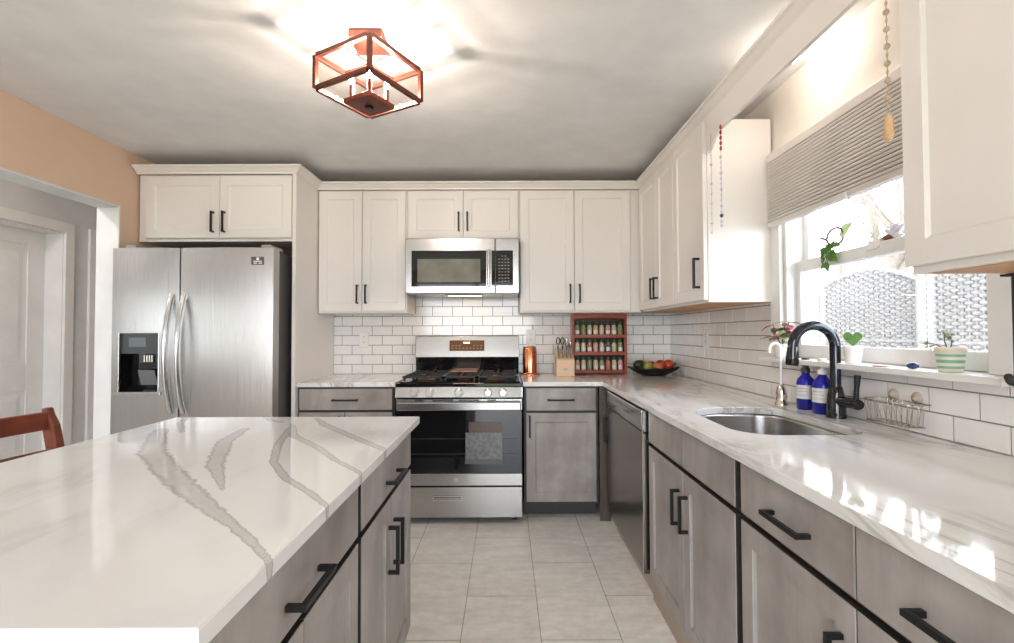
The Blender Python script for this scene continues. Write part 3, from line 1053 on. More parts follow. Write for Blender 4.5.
# dispenser: framed black recess with a display over it
m = MB()
yb = FRY - .02
yo = yf((HX0 + HX1) / 2)
zd = 1.085
m.box(HX0, HX1, yo - .001, yo + .02, zd, HZ1)
m.add([(HX0, yo + .004, HZ0), (HX1, yo + .004, HZ0), (HX1, yo + .004, zd), (HX0, yo + .004, zd), (HX0 + .02, yb, HZ0 + .03), (HX1 - .02, yb, HZ0 + .03), (HX1 - .02, yb, zd), (HX0 + .02, yb, zd)],
      [(4, 5, 6, 7), (0, 4, 7, 3), (1, 2, 6, 5), (0, 1, 5, 4)])
dp = m.build('dispenser', 'black_gloss', dl)
for _p in (dp,):
    for _v in _p.data.vertices:
        _v.co -= Vector(O)
m = MB()
m.box(HX0 - .006, HX0, yo - .006, yo + .006, HZ0 - .006, HZ1 + .006).box(HX1, HX1 + .006, yo - .006, yo + .006, HZ0 - .006, HZ1 + .006)
m.box(HX0, HX1, yo - .006, yo + .006, HZ1, HZ1 + .006).box(HX0 - .02, HX1 + .02, yo - .012, yo + .006, HZ0 - .022, HZ0)
m.build('dispenser_trim', 'steel', dl, org=O, bevel=.003)
MB().box(HX0 + .055, HX0 + .155, yo - .0025, yo - .0012, 1.125, 1.180).build('dispenser_display', plain('grey_display', (.10, .115, .13, 1), .15), dl, org=O)
MB().box(HX0 + .135, HX0 + .195, yo + .010, yo + .03, 1.03, zd - .002).build('ice_chute', 'black_plastic', dl, org=O, bevel=.006)
MB().prism([(yo + .016, .985), (yo + .046, .895), (yo + .052, .895), (yo + .022, .985)], 'x', HX0 + .095, HX1 - .035).build('paddle', plain('grey_paddle', (.16, .16, .165, 1), .3), dl, org=O, bevel=.002)
for k in range(4):
    MB().box(HX0 + .138 + k * .015, HX0 + .146 + k * .015, yo + .006, yo + .0098, 1.035, 1.075).build('chute_slot', 'nickel', dl, org=O)
m, yg = fridge_door(SPX + .004, FRX1, .06, FRT)
dr = m.build('door', 'steel_door', t, org=O)
# maker's plate line and the black energy sticker
sx = FRX1 - .128
ys = lambda x: yg(x) - .0009
m = MB()
for z0, z1, mi in ((1.612, 1.660, 0),):
    m.add([(sx, ys(sx), z0), (sx + .075, ys(sx + .075), z0), (sx + .075, ys(sx + .075), z1), (sx, ys(sx), z1)], [(0, 1, 2, 3)], mi=0)
for x0, x1, z0, z1 in ((.012, .062, 1.6305, 1.636), (.014, .034, 1.619, 1.625), (.044, .062, 1.619, 1.625), (.030, .046, 1.640, 1.656)):
    a, b = sx + x0, sx + x1
    m.add([(a, ys(a) - .0004, z0), (b, ys(b) - .0004, z0), (b, ys(b) - .0004, z1), (a, ys(a) - .0004, z1)], [(0, 1, 2, 3)], mi=1)
lab(m.build('energy_sticker', ['ink', 'plate_white'], dr, org=O), 'small black energy sticker')
m = MB()
for k in range(7):
    a = sx - .004 + k * .0125
    b = a + .008
    m.add([(a, ys(a), 1.670), (b, ys(b), 1.670), (b, ys(b), 1.678), (a, ys(a), 1.678)], [(0, 1, 2, 3)])
m.build('faint_lettering', 'grey_ink', dr, org=O)
for par, x in ((dl, SPX - .036), (dr, SPX + .036)):
    ye = (yf(x) if par is dl else yg(x))
    pts = [(x, ye - .002 - .062 * math.sin(PI * i / 16) ** .8 - .008, .735 + .70 * i / 16) for i in range(17)]
    m = MB().tube(pts, .0185, 14, flat=.8)
    for z in (.745, 1.425):
        m.box(x - .012, x + .012, ye - .018, ye + .001, z - .012, z + .012)
    m.build('handle', 'handle_steel', par, org=O)
for x in (FRX0 + .06, FRX1 - .085):
    MB().box(x, x + .06, FRY - .06, FRY + .10, FRT + .0005, FRT + .022).build('hinge_cover', plain('hinge_plastic', (.36, .33, .29, 1), .4), t, org=O, bevel=.004)

# ------------------------------------------------------------------ range
GX0, GX1, GY = -.697, .101, 3.035
GC = (GX0 + GX1) / 2
O = (GC, 3.35, 0)
t = thing('gas_range', 'freestanding stainless steel gas range with five knobs and a black oven door', 'range', O)
MB().box(GX0 + .004, GX1 - .004, GY + .06, 3.66, .035, .862).build('body', 'black_plastic', t, org=O, bevel=.003)
for x in (GX0 + .05, GX1 - .05):
    for y in (GY + .10, 3.60):
        MB().cyl((x, y, 0.0005), (x, y, .0348), .018).build('foot', 'black_plastic', t, org=O)
# cooktop pan
m = MB()
m.box(GX0, GX1, GY - .004, 3.665, .8625, .884)
m.box(GX0 + .012, GX1 - .012, GY + .035, 3.655, .884, .890)
m.build('cooktop', 'black_gloss', t, org=O, bevel=.004)
# backguard: steel face over a black riser
m = MB()
m.prism([(3.640, 1.015), (3.735, 1.015), (3.735, 1.18), (3.665, 1.18)], 'x', GX0 + .004, GX1 - .004)
bg = m.build('backguard', 'steel_h', t, org=O, bevel=.006, segs=3)
m = MB()
m.prism([(3.6655, .8925), (3.735, .8925), (3.735, 1.0145), (3.650, 1.0145), (3.658, .98)], 'x', GX0 + .008, GX1 - .008)
m.build('riser', 'black_gloss', t, org=O, bevel=.002)
dm = MB()
dx0, dx1 = GC - .135, GC + .130
yq = lambda z: 3.640 + (z - 1.015) * .025 / .165
dm.add([(dx0, yq(1.065) - .0015, 1.065), (dx1, yq(1.065) - .0015, 1.065), (dx1, yq(1.145) - .0015, 1.145), (dx0, yq(1.145) - .0015, 1.145)], [(0, 1, 2, 3)])
dm.add([(GC - .028, yq(1.125) - .0022, 1.118), (GC + .020, yq(1.125) - .0022, 1.118), (GC + .020, yq(1.13) - .0022, 1.132), (GC - .028, yq(1.13) - .0022, 1.132)], [(0, 1, 2, 3)], mi=1)
for r_, z in ((0, 1.085), (1, 1.105)):
    for k in range(9):
        if 3 <= k <= 5 and r_:
            continue
        x = dx0 + .018 + k * .027
        dm.add([(x, yq(z) - .0022, z - .003), (x + .014, yq(z) - .0022, z - .003), (x + .014, yq(z) - .0022, z + .003), (x, yq(z) - .0022, z + .003)], [(0, 1, 2, 3)], mi=2)
dm.build('display', ['lens_amber', 'digit', 'key_grey'], bg, org=O)
# burners and grates
for x, y, r in ((GX0 + .17, GY + .18, .045), (GX0 + .17, GY + .47, .038), (GX1 - .17, GY + .18, .048), (GX1 - .17, GY + .47, .036), (GC, GY + .33, .04)):
    MB().lathe([(r + .02, 0), (r + .018, .006), (r, .008), (r, .016), (r * .8, .021), (0, .022)], x, y, .892, 20).build('burner', 'burner', t, org=O)


def grate(x0, x1):
    m = MB()
    y0, y1, z0, z1 = GY + .045, GY + .645, .912, .924
    s = .007
    for x in (x0, x1 - 2 * s):
        m.box(x, x + 2 * s, y0, y1, z0, z1)
    for y in (y0, (y0 + y1) / 2 - s, y1 - 2 * s):
        m.box(x0, x1, y, y + 2 * s, z0, z1)
    xm = (x0 + x1) / 2
    for yc in ((y0 * 3 + y1) / 4, (y0 + y1 * 3) / 4):
        for q in (-1, 1):
            m.box(xm + q * .03, xm + q * (x1 - x0) / 2, yc - .006, yc + .006, z0, z1 + .003)
            m.box(xm - .006, xm + .006, yc + q * .03, yc + q * .145, z0, z1 + .003)
    for x in (x0 + .006, x1 - .02):
        for y in (y0, (y0 + y1) / 2 - s, y1 - 2 * s):
            m.box(x, x + .014, y, y + .014, .8925, z0)
    m.build('grate', 'iron', t, org=O, bevel=.002)


grate(GX0 + .03, GX0 + .290)
grate(GX1 - .290, GX1 - .03)
grate(GC - .105, GC + .105)
m = MB().box(GC - .098, GC + .098, GY + .30, GY + .62, .9275, .936).box(GC - .098, GC - .090, GY + .30, GY + .62, .936, .944).box(GC + .090, GC + .098, GY + .30, GY + .62, .936, .944)
lab(m.build('griddle_plate', 'griddle', t, org=O, bevel=.003), 'brown griddle plate over the middle burner')
# knob panel
m = MB()
m.prism([(GY - .028, .796), (GY + .058, .796), (GY + .058, .862), (GY - .012, .862)], 'x', GX0 + .001, GX1 - .001)
kp = m.build('knob_panel', 'steel_h', t, org=O, bevel=.004)
for px_ in (415, 430.5, 459, 488, 502.5):
    x = GX0 + (px_ - 396.5) / 125.5 * (GX1 - GX0)
    m = MB()
    yk = GY - .021
    m.tube([(x, yk + .004, .829), (x, yk - .006, .829), (x, yk - .010, .829), (x, yk - .032, .829), (x, yk - .036, .829)], [.0275, .0275, .0235, .0215, .018], 20)
    m.box(x - .003, x + .003, yk - .040, yk - .03, .815, .844)
    m.build('knob', 'knob_steel', kp, org=O)
# oven door
m = MB()
m.box(GX0 + .004, GX1 - .004, GY + .0, GY + .055, .245, .788)
od = m.build('oven_door', 'black_gloss', t, org=O, bevel=.003)
MB().box(GX0 + .004, GX1 - .004, GY - .006, GY - .0005, .245, .319).build('lower_strip', 'steel_h', od, org=O, bevel=.002)
MB().box(GX0 + .004, GX1 - .004, GY - .006, GY - .0005, .716, .786).build('upper_strip', 'steel_h', od, org=O, bevel=.002)
m = MB()
for a, b in ((.15, .22), (.29, .45), (.50, .66), (.72, .79)):
    x0 = GX0 + a * (GX1 - GX0)
    x1 = GX0 + b * (GX1 - GX0)
    m.box(x0, x1, GY - .0075, GY - .0062, .775, .782)
m.build('vent_slot', 'black_plastic', od, org=O)
m = MB()
m.box(GX0 + .012, GX1 - .012, GY - .056, GY - .040, .720, .772)
for x in (GX0 + .03, GX1 - .058):
    m.box(x, x + .028, GY - .042, GY - .0062, .736, .760)
m.build('handle', 'steel_h', od, org=O, bevel=.006, segs=3)
m = MB()
for z in (.535, .44):
    m.box(GX0 + .05, GX1 - .04, GY - .0016, GY - .0006, z, z + .003)
lab(m.build('rack_line', plain('rack_behind_glass', (.05, .05, .05, 1), .4), od, org=O), 'rack lines seen in the glass')
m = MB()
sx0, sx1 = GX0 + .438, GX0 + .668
m.box(sx0, sx1, GY - .003, GY - .0018, .405, .575)  # thin dull-coloured patches laid against the oven glass
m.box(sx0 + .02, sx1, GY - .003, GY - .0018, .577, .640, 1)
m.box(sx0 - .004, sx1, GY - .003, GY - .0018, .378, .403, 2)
lab(m.build('pastel_patches', ['patch_pastel', 'patch_rust', plain('dull_grey', (.10, .10, .095, 1), .3)], od, org=O), 'dim pastel and rust patches on the oven glass')
MB().tube([(GC - .02, GY - .0062, .283), (GC - .02, GY - .0075, .283)], .013, 20).build('round_badge', 'nickel', od, org=O)
# lower drawer
m = MB()
m.box(GX0 + .004, GX1 - .004, GY - .004, GY + .055, .045, .236)
dw = m.build('drawer', 'steel_h', t, org=O, bevel=.004)
m = MB()
x0, x1 = GX0 + .235, GX0 + .42
m.box(x0, x1, GY - .0075, GY - .0045, .175, .182).box(x0, x1, GY - .0075, GY - .0045, .151, .156).box(x0, x0 + .006, GY - .0075, GY - .0045, .156, .175).box(x1 - .006, x1, GY - .0075, GY - .0045, .156, .175)
m.build('drawer_pull', 'nickel', dw, org=O)
MB().box(x0 + .006, x1 - .006, GY - .0055, GY - .0045, .1675, .175).build('pull_recess', 'ink', dw, org=O)

# ------------------------------------------------------------------ microwave
NX0, NX1, NY, NZ0, NZ1 = -.7015, .0905, 3.315, 1.474, 1.8605
O = ((NX0 + NX1) / 2, 3.52, NZ0)
t = thing('microwave_oven', 'stainless steel microwave hung over the range with a black keypad', 'microwave', O)
MB().box(NX0 + .002, NX1 - .002, NY + .035, YB - .012, NZ0 + .004, NZ1).build('body', 'steel_dark', t, org=O, bevel=.003)
u2x = lambda u: (u - 506.4) / 480 * (NY - .0)
KX = u2x(490.8)
SEAM = u2x(495.5)
m = MB()
m.box(NX0, SEAM - .001, NY, NY + .034, NZ0, NZ1)
dr = m.build('door', 'steel_h', t, org=O, bevel=.006, segs=3)
m = MB().box(SEAM + .001, NX1, NY, NY + .034, NZ0, NZ1)
cp = m.build('control_panel', 'steel_h', t, org=O, bevel=.006, segs=3)
wx0, wx1, wz0, wz1 = u2x(411.5), u2x(486.5), 1.523, 1.772
MB().box(wx0, wx1, NY - .003, NY - .0005, wz0, wz1).build('window_frame', 'black_gloss', dr, org=O, bevel=.001)
MB().box(u2x(417.5), u2x(480.5), NY - .0042, NY - .0032, wz0 + .030, wz1 - .058).build('window', plain('grey_mesh_glass', (.15, .145, .12, 1), .07, col2=(.22, .215, .18, 1), scale=(7, 7, 9)), dr, org=O)
m = MB()
hx = u2x(489)
m.tube([(hx, NY - .030 - .010 * math.sin(PI * i / 10), 1.52 + .255 * i / 10) for i in range(11)], .0105, 12)
for z in (1.53, 1.765):
    m.box(hx - .008, hx + .008, NY - .030, NY - .0004, z - .009, z + .009)
m.build('handle', 'nickel', dr, org=O)
m = MB()
m.box(u2x(491.6), SEAM - .002, NY - .0025, NY - .0005, wz0 + .005, wz1)
m.build('dark_edge', 'black_gloss', dr, org=O)
pad = MB().box(SEAM + .002, u2x(513.3), NY - .0025, NY - .0005, wz0 + .005, wz1).build('keypad', 'black_gloss', cp, org=O)
m = MB()
for r_ in range(9):
    for k in range(4):
        x = SEAM + .022 + k * .021
        z = wz0 + .03 + r_ * .022
        if r_ == 8:
            if k in (0, 3):
                continue
        m.box(x, x + .012, NY - .0031, NY - .0026, z, z + .008)
m.build('key_print', 'key_grey', cp, org=O)
MB().box(NX0 + .02, NX1 - .02, NY + .05, YB - .05, NZ0 - .0015, NZ0 + .0035).build('vent_grille', 'steel_dark', t, org=O)
lamp = MB().box(-.42, -.18, NY + .12, NY + .19, NZ0 - .005, NZ0 - .0018).build('task_lamp', 'task', t, org=O)
MB().box(-.43, -.17, NY + .052, NY + .10, NZ0 - .006, NZ0 - .0018).build('filter', 'black_plastic', t, org=O)
area_light('cooktop_lamp', (-.30, NY + .155, NZ0 - .008), (0, 0, 0), .24, .07, 1.0, (1, .72, .44))
MB().tube([(-.30, NY - .0005, 1.815), (-.30, NY - .002, 1.815)], .013, 20).build('round_badge', 'nickel', dr, org=O)

# ------------------------------------------------------------------ dishwasher
O = (FX + .3, 2.58, 0)
t = thing('dishwasher', 'dark stainless dishwasher with a pale control strip under the worktop', 'dishwasher', O)
y0, y1 = 2.196, 2.958
MB().box(FX + .036, 1.22, y0 + .003, y1 - .003, .105, KB - .003).build('body', 'black_plastic', t, org=O)
MB().box(FX - .018, FX + .0345, y0 + .004, y1 - .004, .105, .742).build('door', 'steel_dark', t, org=O, bevel=.004)
MB().box(FX - .0215, FX - .0185, y0 + .004, y0 + .016, .106, .842).build('edge_strip', 'nickel', t, org=O)
m = MB()
m.prism([(FX + .034, .744), (FX + .034, .846), (FX - .022, .846), (FX - .026, .838), (FX - .026, .790), (FX - .018, .760), (FX - .014, .744)][::-1], 'y', y0 + .004, y1 - .004)
lab(m.build('control_strip', 'steel', t, org=O, bevel=.003), 'pale steel control strip with a pocket handle')
m = MB()
for k in range(9):
    m.box(FX - .0272, FX - .0262, 2.33 + k * .045, 2.35 + k * .045, .815, .822)
m.build('button_print', 'ink', t, org=O)
MB().box(FX + .03, FX + .05, y0 + .003, y1 - .003, .0005, .1045).build('toe_board', 'toe_tan', t, org=O)

# ------------------------------------------------------------------ ceiling lamp
LC = (-.530, 1.848)
t = thing('ceiling_lamp', 'copper-framed open cube ceiling lamp with lit candle bulbs', 'ceiling lamp', (LC[0], LC[1], ZC), math.radians(61))
S, zt, zb, s = .139, 2.252 - ZC, 2.128 - ZC, .008
m = MB()
for a in (-1, 1):
    for b in (-1, 1):
        m.box(a * S - s, a * S + s, b * S - s, b * S + s, zb, zt)
for z in (zb, zt):
    for a in (-1, 1):
        m.box(a * S - s, a * S + s, -S + s, S - s, z - s, z + s)
        m.box(-S + s, S - s, a * S - s, a * S + s, z - s, z + s)
fr = m.build('cage_frame', 'bronze', t, bevel=.001)
for a in (-1, 1):
    MB().box(a * S - .0012, a * S + .0012, -S + s, S - s, zb + s, zt - s).build('pane', 'lamp_glass', fr)
    MB().box(-S + s, S - s, a * S - .0012, a * S + .0012, zb + s, zt - s).build('pane', 'lamp_glass', fr)
m = MB()
c61, s61 = math.cos(-math.radians(61)), math.sin(-math.radians(61))
q = .064
cap = MB().box(-q, q, -q, q, -.032, -.0005)
cap.build('canopy', 'bronze', t, rz=-math.radians(61), bevel=.002)
m.cyl((0, 0, -.032), (0, 0, 2.084 - ZC), .006)
m.box(-S, S, -.003, .003, zt - .003, zt + .003)
m.box(-.003, .003, -S, S, zt - .003, zt + .003)
m.build('stem', 'bronze', t)
zp = 2.084 - ZC
pq = .068
m = MB().box(-pq, pq, -pq, pq, zp, zp + .010)
m.box(-pq, -pq + .006, -pq, pq, zp + .010, zp + .018).box(pq - .006, pq, -pq, pq, zp + .010, zp + .018)
m.box(-pq, pq, -pq, -pq + .006, zp + .010, zp + .018).box(-pq, pq, pq - .006, pq, zp + .010, zp + .018)
m.build('candle_pan', 'bronze', t, bevel=.001)
m = MB()
m.box(-.011, .011, -.011, .011, zp - .010, zp)
m.build('finial', 'black', t, bevel=.001)
for a in (-1, 1):
    for b in (-1, 1):
        x, y = a * .046, b * .046
        MB().cyl((x, y, zp + .010), (x, y, zp + .074), .0085).build('candle_sleeve', 'bronze', t)
        MB().lathe([(.006, 0), (.0095, .010), (.0100, .018), (.007, .032), (.0025, .044), (0, .047)], x, y, zp + .0745, 12).build('bulb', 'bulb', t)
        ca, sa = math.cos(math.radians(61)), math.sin(math.radians(61))
        point_light('candle_bulb_light', (LC[0] + x * ca - y * sa, LC[1] + x * sa + y * ca, ZC + zp + .097), 4.6, (1, .89, .79), .008)

# hall lamp added out of view to brighten the hall
t = thing('hall_fill_lamp', 'unseen white dome lamp added on the hall ceiling to brighten the hall', 'ceiling lamp', (-2.82, 1.9, ZC))
MB().lathe([(.13, -.0005), (.135, -.015), (.128, -.02)], 0, 0, 0, 28).build('rim', 'plate_white', t)
MB().lathe([(.125, -.0205), (.105, -.055), (.06, -.078), (0, -.085)], 0, 0, 0, 28, cap=False).build('dome', glowing('lit_hall_fill_dome', (1, .97, .93, 1), 2.5), t)
point_light('hall_fill_light', (-2.82, 1.9, ZC - .05), 20, (.95, .97, 1), .08)

# small globe lamp over the sink, behind the valance
t = thing('globe_lamp', 'small lit globe lamp hidden behind the valance over the sink', 'ceiling lamp', (1.13, 1.86, ZC))
MB().lathe([(.040, -.0005), (.040, -.010), (.016, -.016), (.014, -.038)], 0, 0, 0, 24).build('lamp_holder', 'plate_white', t)
MB().ball((0, 0, -.066), .028, 16).build('globe', glowing('lit_globe', (1, .86, .68, 1), 3), t)
point_light('globe_lamp_light', (1.13, 1.86, ZC - .066), 1.6, (1, .92, .83), .025)

# ------------------------------------------------------------------ window blind
BY0, BY1, BX = 1.275, 2.245, 1.238
t = thing('window_blind', 'grey pleated cellular blind half lowered over the sink window', 'blind', (BX, 1.74, 2.03))
O = (BX, 1.74, 2.03)
MB().prism(arc(0, 0, .001, 0, 1, 1) and [(BX - .012, 1.990), (BX + .024, 1.990), (BX + .024, 2.036), (BX - .002, 2.036), (BX - .012, 2.026)], 'y', BY0, BY1).build('headrail', 'blind_rail', t, org=O, bevel=.003)
m = MB()
n = 19
z0, z1 = 1.712, 1.9895
pitch = (z1 - z0) / n
prof_ = []
for i in range(n):
    a = z1 - i * pitch
    prof_ += [(BX + .004, a), (BX - .0085, a - .0018), (BX - .0105, a - pitch * .45), (BX - .0085, a - pitch + .0022), (BX + .004, a - pitch + .0008)]
prof_ += [(BX + .016, z0), (BX + .016, z1)]
vs = [(x, y, z) for y in (BY0 + .004, BY1 - .004) for x, z in prof_]
k = len(prof_)
fs = [(i, (i + 1) % k, k + (i + 1) % k, k + i) for i in range(k)] + [tuple(range(k)), tuple(range(2 * k - 1, k - 1, -1))]
m.add(vs, fs)
m.build('pleated_fabric', 'blind', t, org=O)
MB().box(BX - .010, BX + .022, BY0, BY1, 1.690, 1.7115).build('bottom_rail', 'blind_rail', t, org=O, bevel=.003)
MB().box(BX - .017, BX - .0102, 1.715, 1.765, 1.683, 1.706).build('pull_tab', 'clear_plastic', t, org=O, bevel=.002)

# ------------------------------------------------------------------ taps
t = thing('kitchen_faucet', 'black high-arc pull-down faucet with a side lever behind the sink', 'faucet', (1.215, 1.775, KT))
m = MB()
m.lathe([(.033, .0005), (.033, .004), (.031, .05), (.027, .085), (.0205, .115)], 0, 0, 0, 24)
m.build('base', 'black_gloss', t)
R = .078
pts = [(0, 0, .10), (0, 0, .16), (0, 0, .22), (0, 0, .262)] + [(-R + R * math.cos(a), 0, .262 + R * math.sin(a)) for a in [PI * i / 14 for i in range(1, 15)]]
pts = [(x, y, z) for x, y, z in pts]
MB().tube(pts, .0180, 18).build('spout', plain('black_chrome', (.05, .055, .065, 1), .08, .85), t)
x = pts[-1][0]
MB().tube([(x, 0, .2618), (x - .002, 0, .23), (x - .004, 0, .20), (x - .005, 0, .192)], [.0185, .021, .0225, .019], 18).build('spray_head', 'black_gloss', t)
m = MB()
m.tube([(0, -.02, .064), (0, -.115, .064), (0, -.119, .064)], [.0185, .0185, .016], 18)
lv = m.build('lever_hub', 'black_gloss', t)
MB().tube([(0, -.102, .078), (.002, -.103, .12), (.004, -.106, .165)], [.0085, .0085, .0105], 12).build('lever', 'black', lv)

t = thing('filter_tap', 'small white gooseneck water tap left of the black faucet', 'faucet', (1.192, 2.088, KT))
m = MB().lathe([(.026, .0005), (.026, .006), (.022, .012), (.019, .035), (.021, .05), (.017, .075), (.009, .088)], 0, 0, 0, 20)
m.tube([(0, -.017, .03), (0, -.030, .032), (0, -.036, .045)], [.008, .007, .006], 10)
m.build('base', 'nickel', t)
r = .024
pts = [(0, 0, .085), (0, 0, .17), (0, 0, .243)] + [(-r + r * math.cos(a), 0, .243 + r * math.sin(a)) for a in [PI * i / 10 for i in range(1, 11)]] + [(-2 * r, 0, .225)]
MB().tube(pts, .0062, 12).build('gooseneck', 'white_enamel', t)

# ------------------------------------------------------------------ blue bottles
for nm, lb, x, y, r, h, kind in (('soap_bottle', 'cobalt blue bottle with a black spray top, left of its twin by the faucet', 1.226, 1.970, .034, .140, 'black'),
                                 ('soap_bottle', 'cobalt blue bottle with a clear pump top, right against the black faucet', 1.224, 1.862, .036, .142, 'clear')):
    t = thing(nm, lb, 'bottle', (x, y, KT), -1.15, 'blue soap bottles')
    MB().lathe([(r - .004, .0005), (r, .005), (r, h - .035), (r * .9, h - .018), (r * .55, h - .004), (.014, h + .004), (.014, h + .014)], 0, 0, 0, 28).build('bottle_body', 'blue_glass', t)
    m = MB()
    n_, a0, a1, z0, z1 = 10, -PI / 2 - 1.1, -PI / 2 + 1.1, .045, .100
    for i in range(n_):
        p, q = a0 + (a1 - a0) * i / n_, a0 + (a1 - a0) * (i + 1) / n_
        rr = r + .0008
        m.add([(rr * math.cos(p), rr * math.sin(p), z0), (rr * math.cos(q), rr * math.sin(q), z0), (rr * math.cos(q), rr * math.sin(q), z1), (rr * math.cos(p), rr * math.sin(p), z1)], [(0, 1, 2, 3)])
    lbm = m.build('paper_label', 'paper', t)
    m = MB()
    for z, w_, hh in ((.084, .5, .006), (.073, .72, .004), (.062, .6, .002), (.056, .66, .002)):
        for i in range(8):
            p, q = -PI / 2 - w_ + 2 * w_ * i / 8, -PI / 2 - w_ + 2 * w_ * (i + (.7 if hh > .003 else 1)) / 8
            rr = r + .0013
            m.add([(rr * math.cos(p), rr * math.sin(p), z), (rr * math.cos(q), rr * math.sin(q), z), (rr * math.cos(q), rr * math.sin(q), z + hh), (rr * math.cos(p), rr * math.sin(p), z + hh)], [(0, 1, 2, 3)])
    m.build('label_print', 'grey_ink', lbm)
    m = MB()
    if kind == 'black':
        m.lathe([(.017, h + .010), (.017, h + .026), (.012, h + .030), (.012, h + .040)], 0, 0, 0, 20).lathe([(.0135, h + .040), (.0145, h + .043), (.0145, h + .066), (.013, h + .069), (0, h + .07)], 0, 0, 0, 20)
        m.build('spray_top', 'black_plastic', t)
    else:
        m.lathe([(.018, h + .010), (.018, h + .026), (.007, h + .030), (.006, h + .044), (.016, h + .046), (.017, h + .066), (.013, h + .071), (0, h + .072)], 0, 0, 0, 20)
        m.build('pump_top', 'clear_plastic', t)

# ------------------------------------------------------------------ wire sponge basket on the tiles
t = thing('sponge_basket', 'wire sponge basket held by suction cups on the tiles right of the faucet', 'basket', (XR - .009, 1.540, .955))
y0, y1, dx, zt_, zb_ = -.100, .085, -.085, .025, -.045
m = MB()
loop = [(-.006, y0, zt_), (-.006, y1, zt_), (dx + .02, y1, zt_), (dx, y1 - .02, zt_), (dx, y0 + .02, zt_), (dx + .02, y0, zt_)]
m.tube(loop, .0019, 8, closed=True)
loop = [(-.012, y0 + .015, zb_), (-.012, y1 - .015, zb_), (dx + .012, y1 - .015, zb_), (dx + .012, y0 + .015, zb_)]
m.tube(loop, .0016, 8, closed=True)
for k in range(8):
    y = y0 + .022 + k * (y1 - y0 - .044) / 7
    m.tube([(dx, y, zt_), (dx + .004, y, zt_ - .03), (dx + .012, y, zb_), (-.012, y, zb_), (-.007, y, zt_)], .0013, 6)
for x in (dx * .4, dx * .7):
    m.tube([(x, y0, zt_), (x, y0 + .015, zb_), (x, y1 - .015, zb_), (x, y1, zt_)], .0013, 6)
m.build('wire_frame', 'wire', t)
for y in (-.045, .045):
    MB().tube([(-.0005, y, .038), (-.004, y, .038), (-.007, y, .038), (-.012, y, .034)], [.021, .019, .008, .006], 18).build('suction_cup', 'suction', t)

# ------------------------------------------------------------------ things on the window stool
SZ = 1.087
t = thing('potted_succulent', 'heart-shaped green succulent leaf in a small white pot on the window sill', 'plant', (1.252, 1.735, SZ))
MB().lathe([(.021, .0005), (.023, .002), (.031, .062), (.029, .0635), (.027, .058), (.0, .056)], 0, 0, 0, 28).build('pot', 'pot_white', t)
m = MB()
hp = []
for i in range(28):
    a = 2 * PI * i / 28
    hp.append((.0019 * 16 * math.sin(a) ** 3 * .95, .0019 * (13 * math.cos(a) - 5 * math.cos(2 * a) - 2 * math.cos(3 * a) - math.cos(4 * a))))
hp = hp[::-1]
m.prism([(a, .090 + b) for a, b in hp], 'y', -.005, .005)
m.build('heart_leaf', 'leaf', t, rz=-.62, bevel=.003)

t = thing('potted_jade', 'leggy little plant in a green striped cream pot on the window sill', 'plant', (1.250, 1.352, SZ))
m = MB()
prof = [(.034, .0005), (.036, .003), (.0375, .012), (.0385, .020), (.040, .030), (.041, .040), (.0425, .050), (.0435, .058), (.0445, .066), (.0465, .0665), (.0475, .080), (.044, .081), (.042, .070)]
m.lathe(prof[:3], 0, 0, 0, 28, 0, cap=False).lathe(prof[2:4], 0, 0, 0, 28, 1, cap=False).lathe(prof[3:5], 0, 0, 0, 28, 0, cap=False)
m.lathe(prof[4:6], 0, 0, 0, 28, 1, cap=False).lathe(prof[5:7], 0, 0, 0, 28, 0, cap=False).lathe(prof[6:8], 0, 0, 0, 28, 1, cap=False).lathe(prof[7:], 0, 0, 0, 28, 0, cap=False)
m.lathe([(.034, .0005), (0, .0004)], 0, 0, 0, 28)
m.build('pot', ['pot_cream', 'pot_green'], t)
MB().lathe([(.0, .073), (.042, .071)], 0, 0, 0, 24, cap=False).build('soil', 'soil', t)
random.seed(4)
m, lf = MB(), MB()
for p in ([(0, .01, .07), (-.002, .02, .10), (.0, .022, .125)], [(0, .015, .07), (-.01, .05, .088), (-.014, .085, .092)], [(0, 0, .07), (.004, -.004, .10), (.002, .0, .115)]):
    m.tube(p, .002, 6)
    tip = Vector(p[-1])
    for k in range(9):
        a = random.uniform(0, 2 * PI)
        lf.leaf(tip + Vector((random.uniform(-.008, .008), random.uniform(-.008, .008), random.uniform(-.022, .004))), (math.cos(a), math.sin(a), random.uniform(-.1, .7)), random.uniform(.018, .028), .013)
m.build('stem', 'stem', t)
lf.build('foliage', 'leaf_dark', t)

bpy.data.objects['potted_jade'].scale = (.76, .76, .88)

t = thing('potted_orchid', 'burgundy and green leafed plant in a glass jar, left end of the sill', 'plant', (1.240, 2.160, SZ))
MB().lathe([(.022, .0005), (.025, .004), (.025, .042), (.019, .05), (.020, .056)], 0, 0, 0, 20).build('jar', 'clear_plastic', t)
st, lr, lg = MB(), MB(), MB()
random.seed(9)
for k in range(7):
    a = random.uniform(0, 2 * PI)
    p = [(0, 0, .05), (.012 * math.cos(a), .012 * math.sin(a) , .07), (.03 * math.cos(a), .035 * math.sin(a), .088 + .010 * k)]
    st.tube(p, .0017, 6)
    for j in range(5):
        b = random.uniform(0, 2 * PI)
        L = lr if (k * 3 + j) % 5 < 3 else lg
        f_ = random.uniform(.35, 1)
        q = Vector(p[1]).lerp(Vector(p[2]), f_)
        L.leaf(q, (math.cos(b), math.sin(b), random.uniform(-.5, .6)), random.uniform(.036, .055), random.uniform(.022, .032))
st.build('stem', 'stem', t)
lr.build('burgundy_foliage', 'leaf_red', t)
lg.build('green_foliage', 'leaf_dark', t)

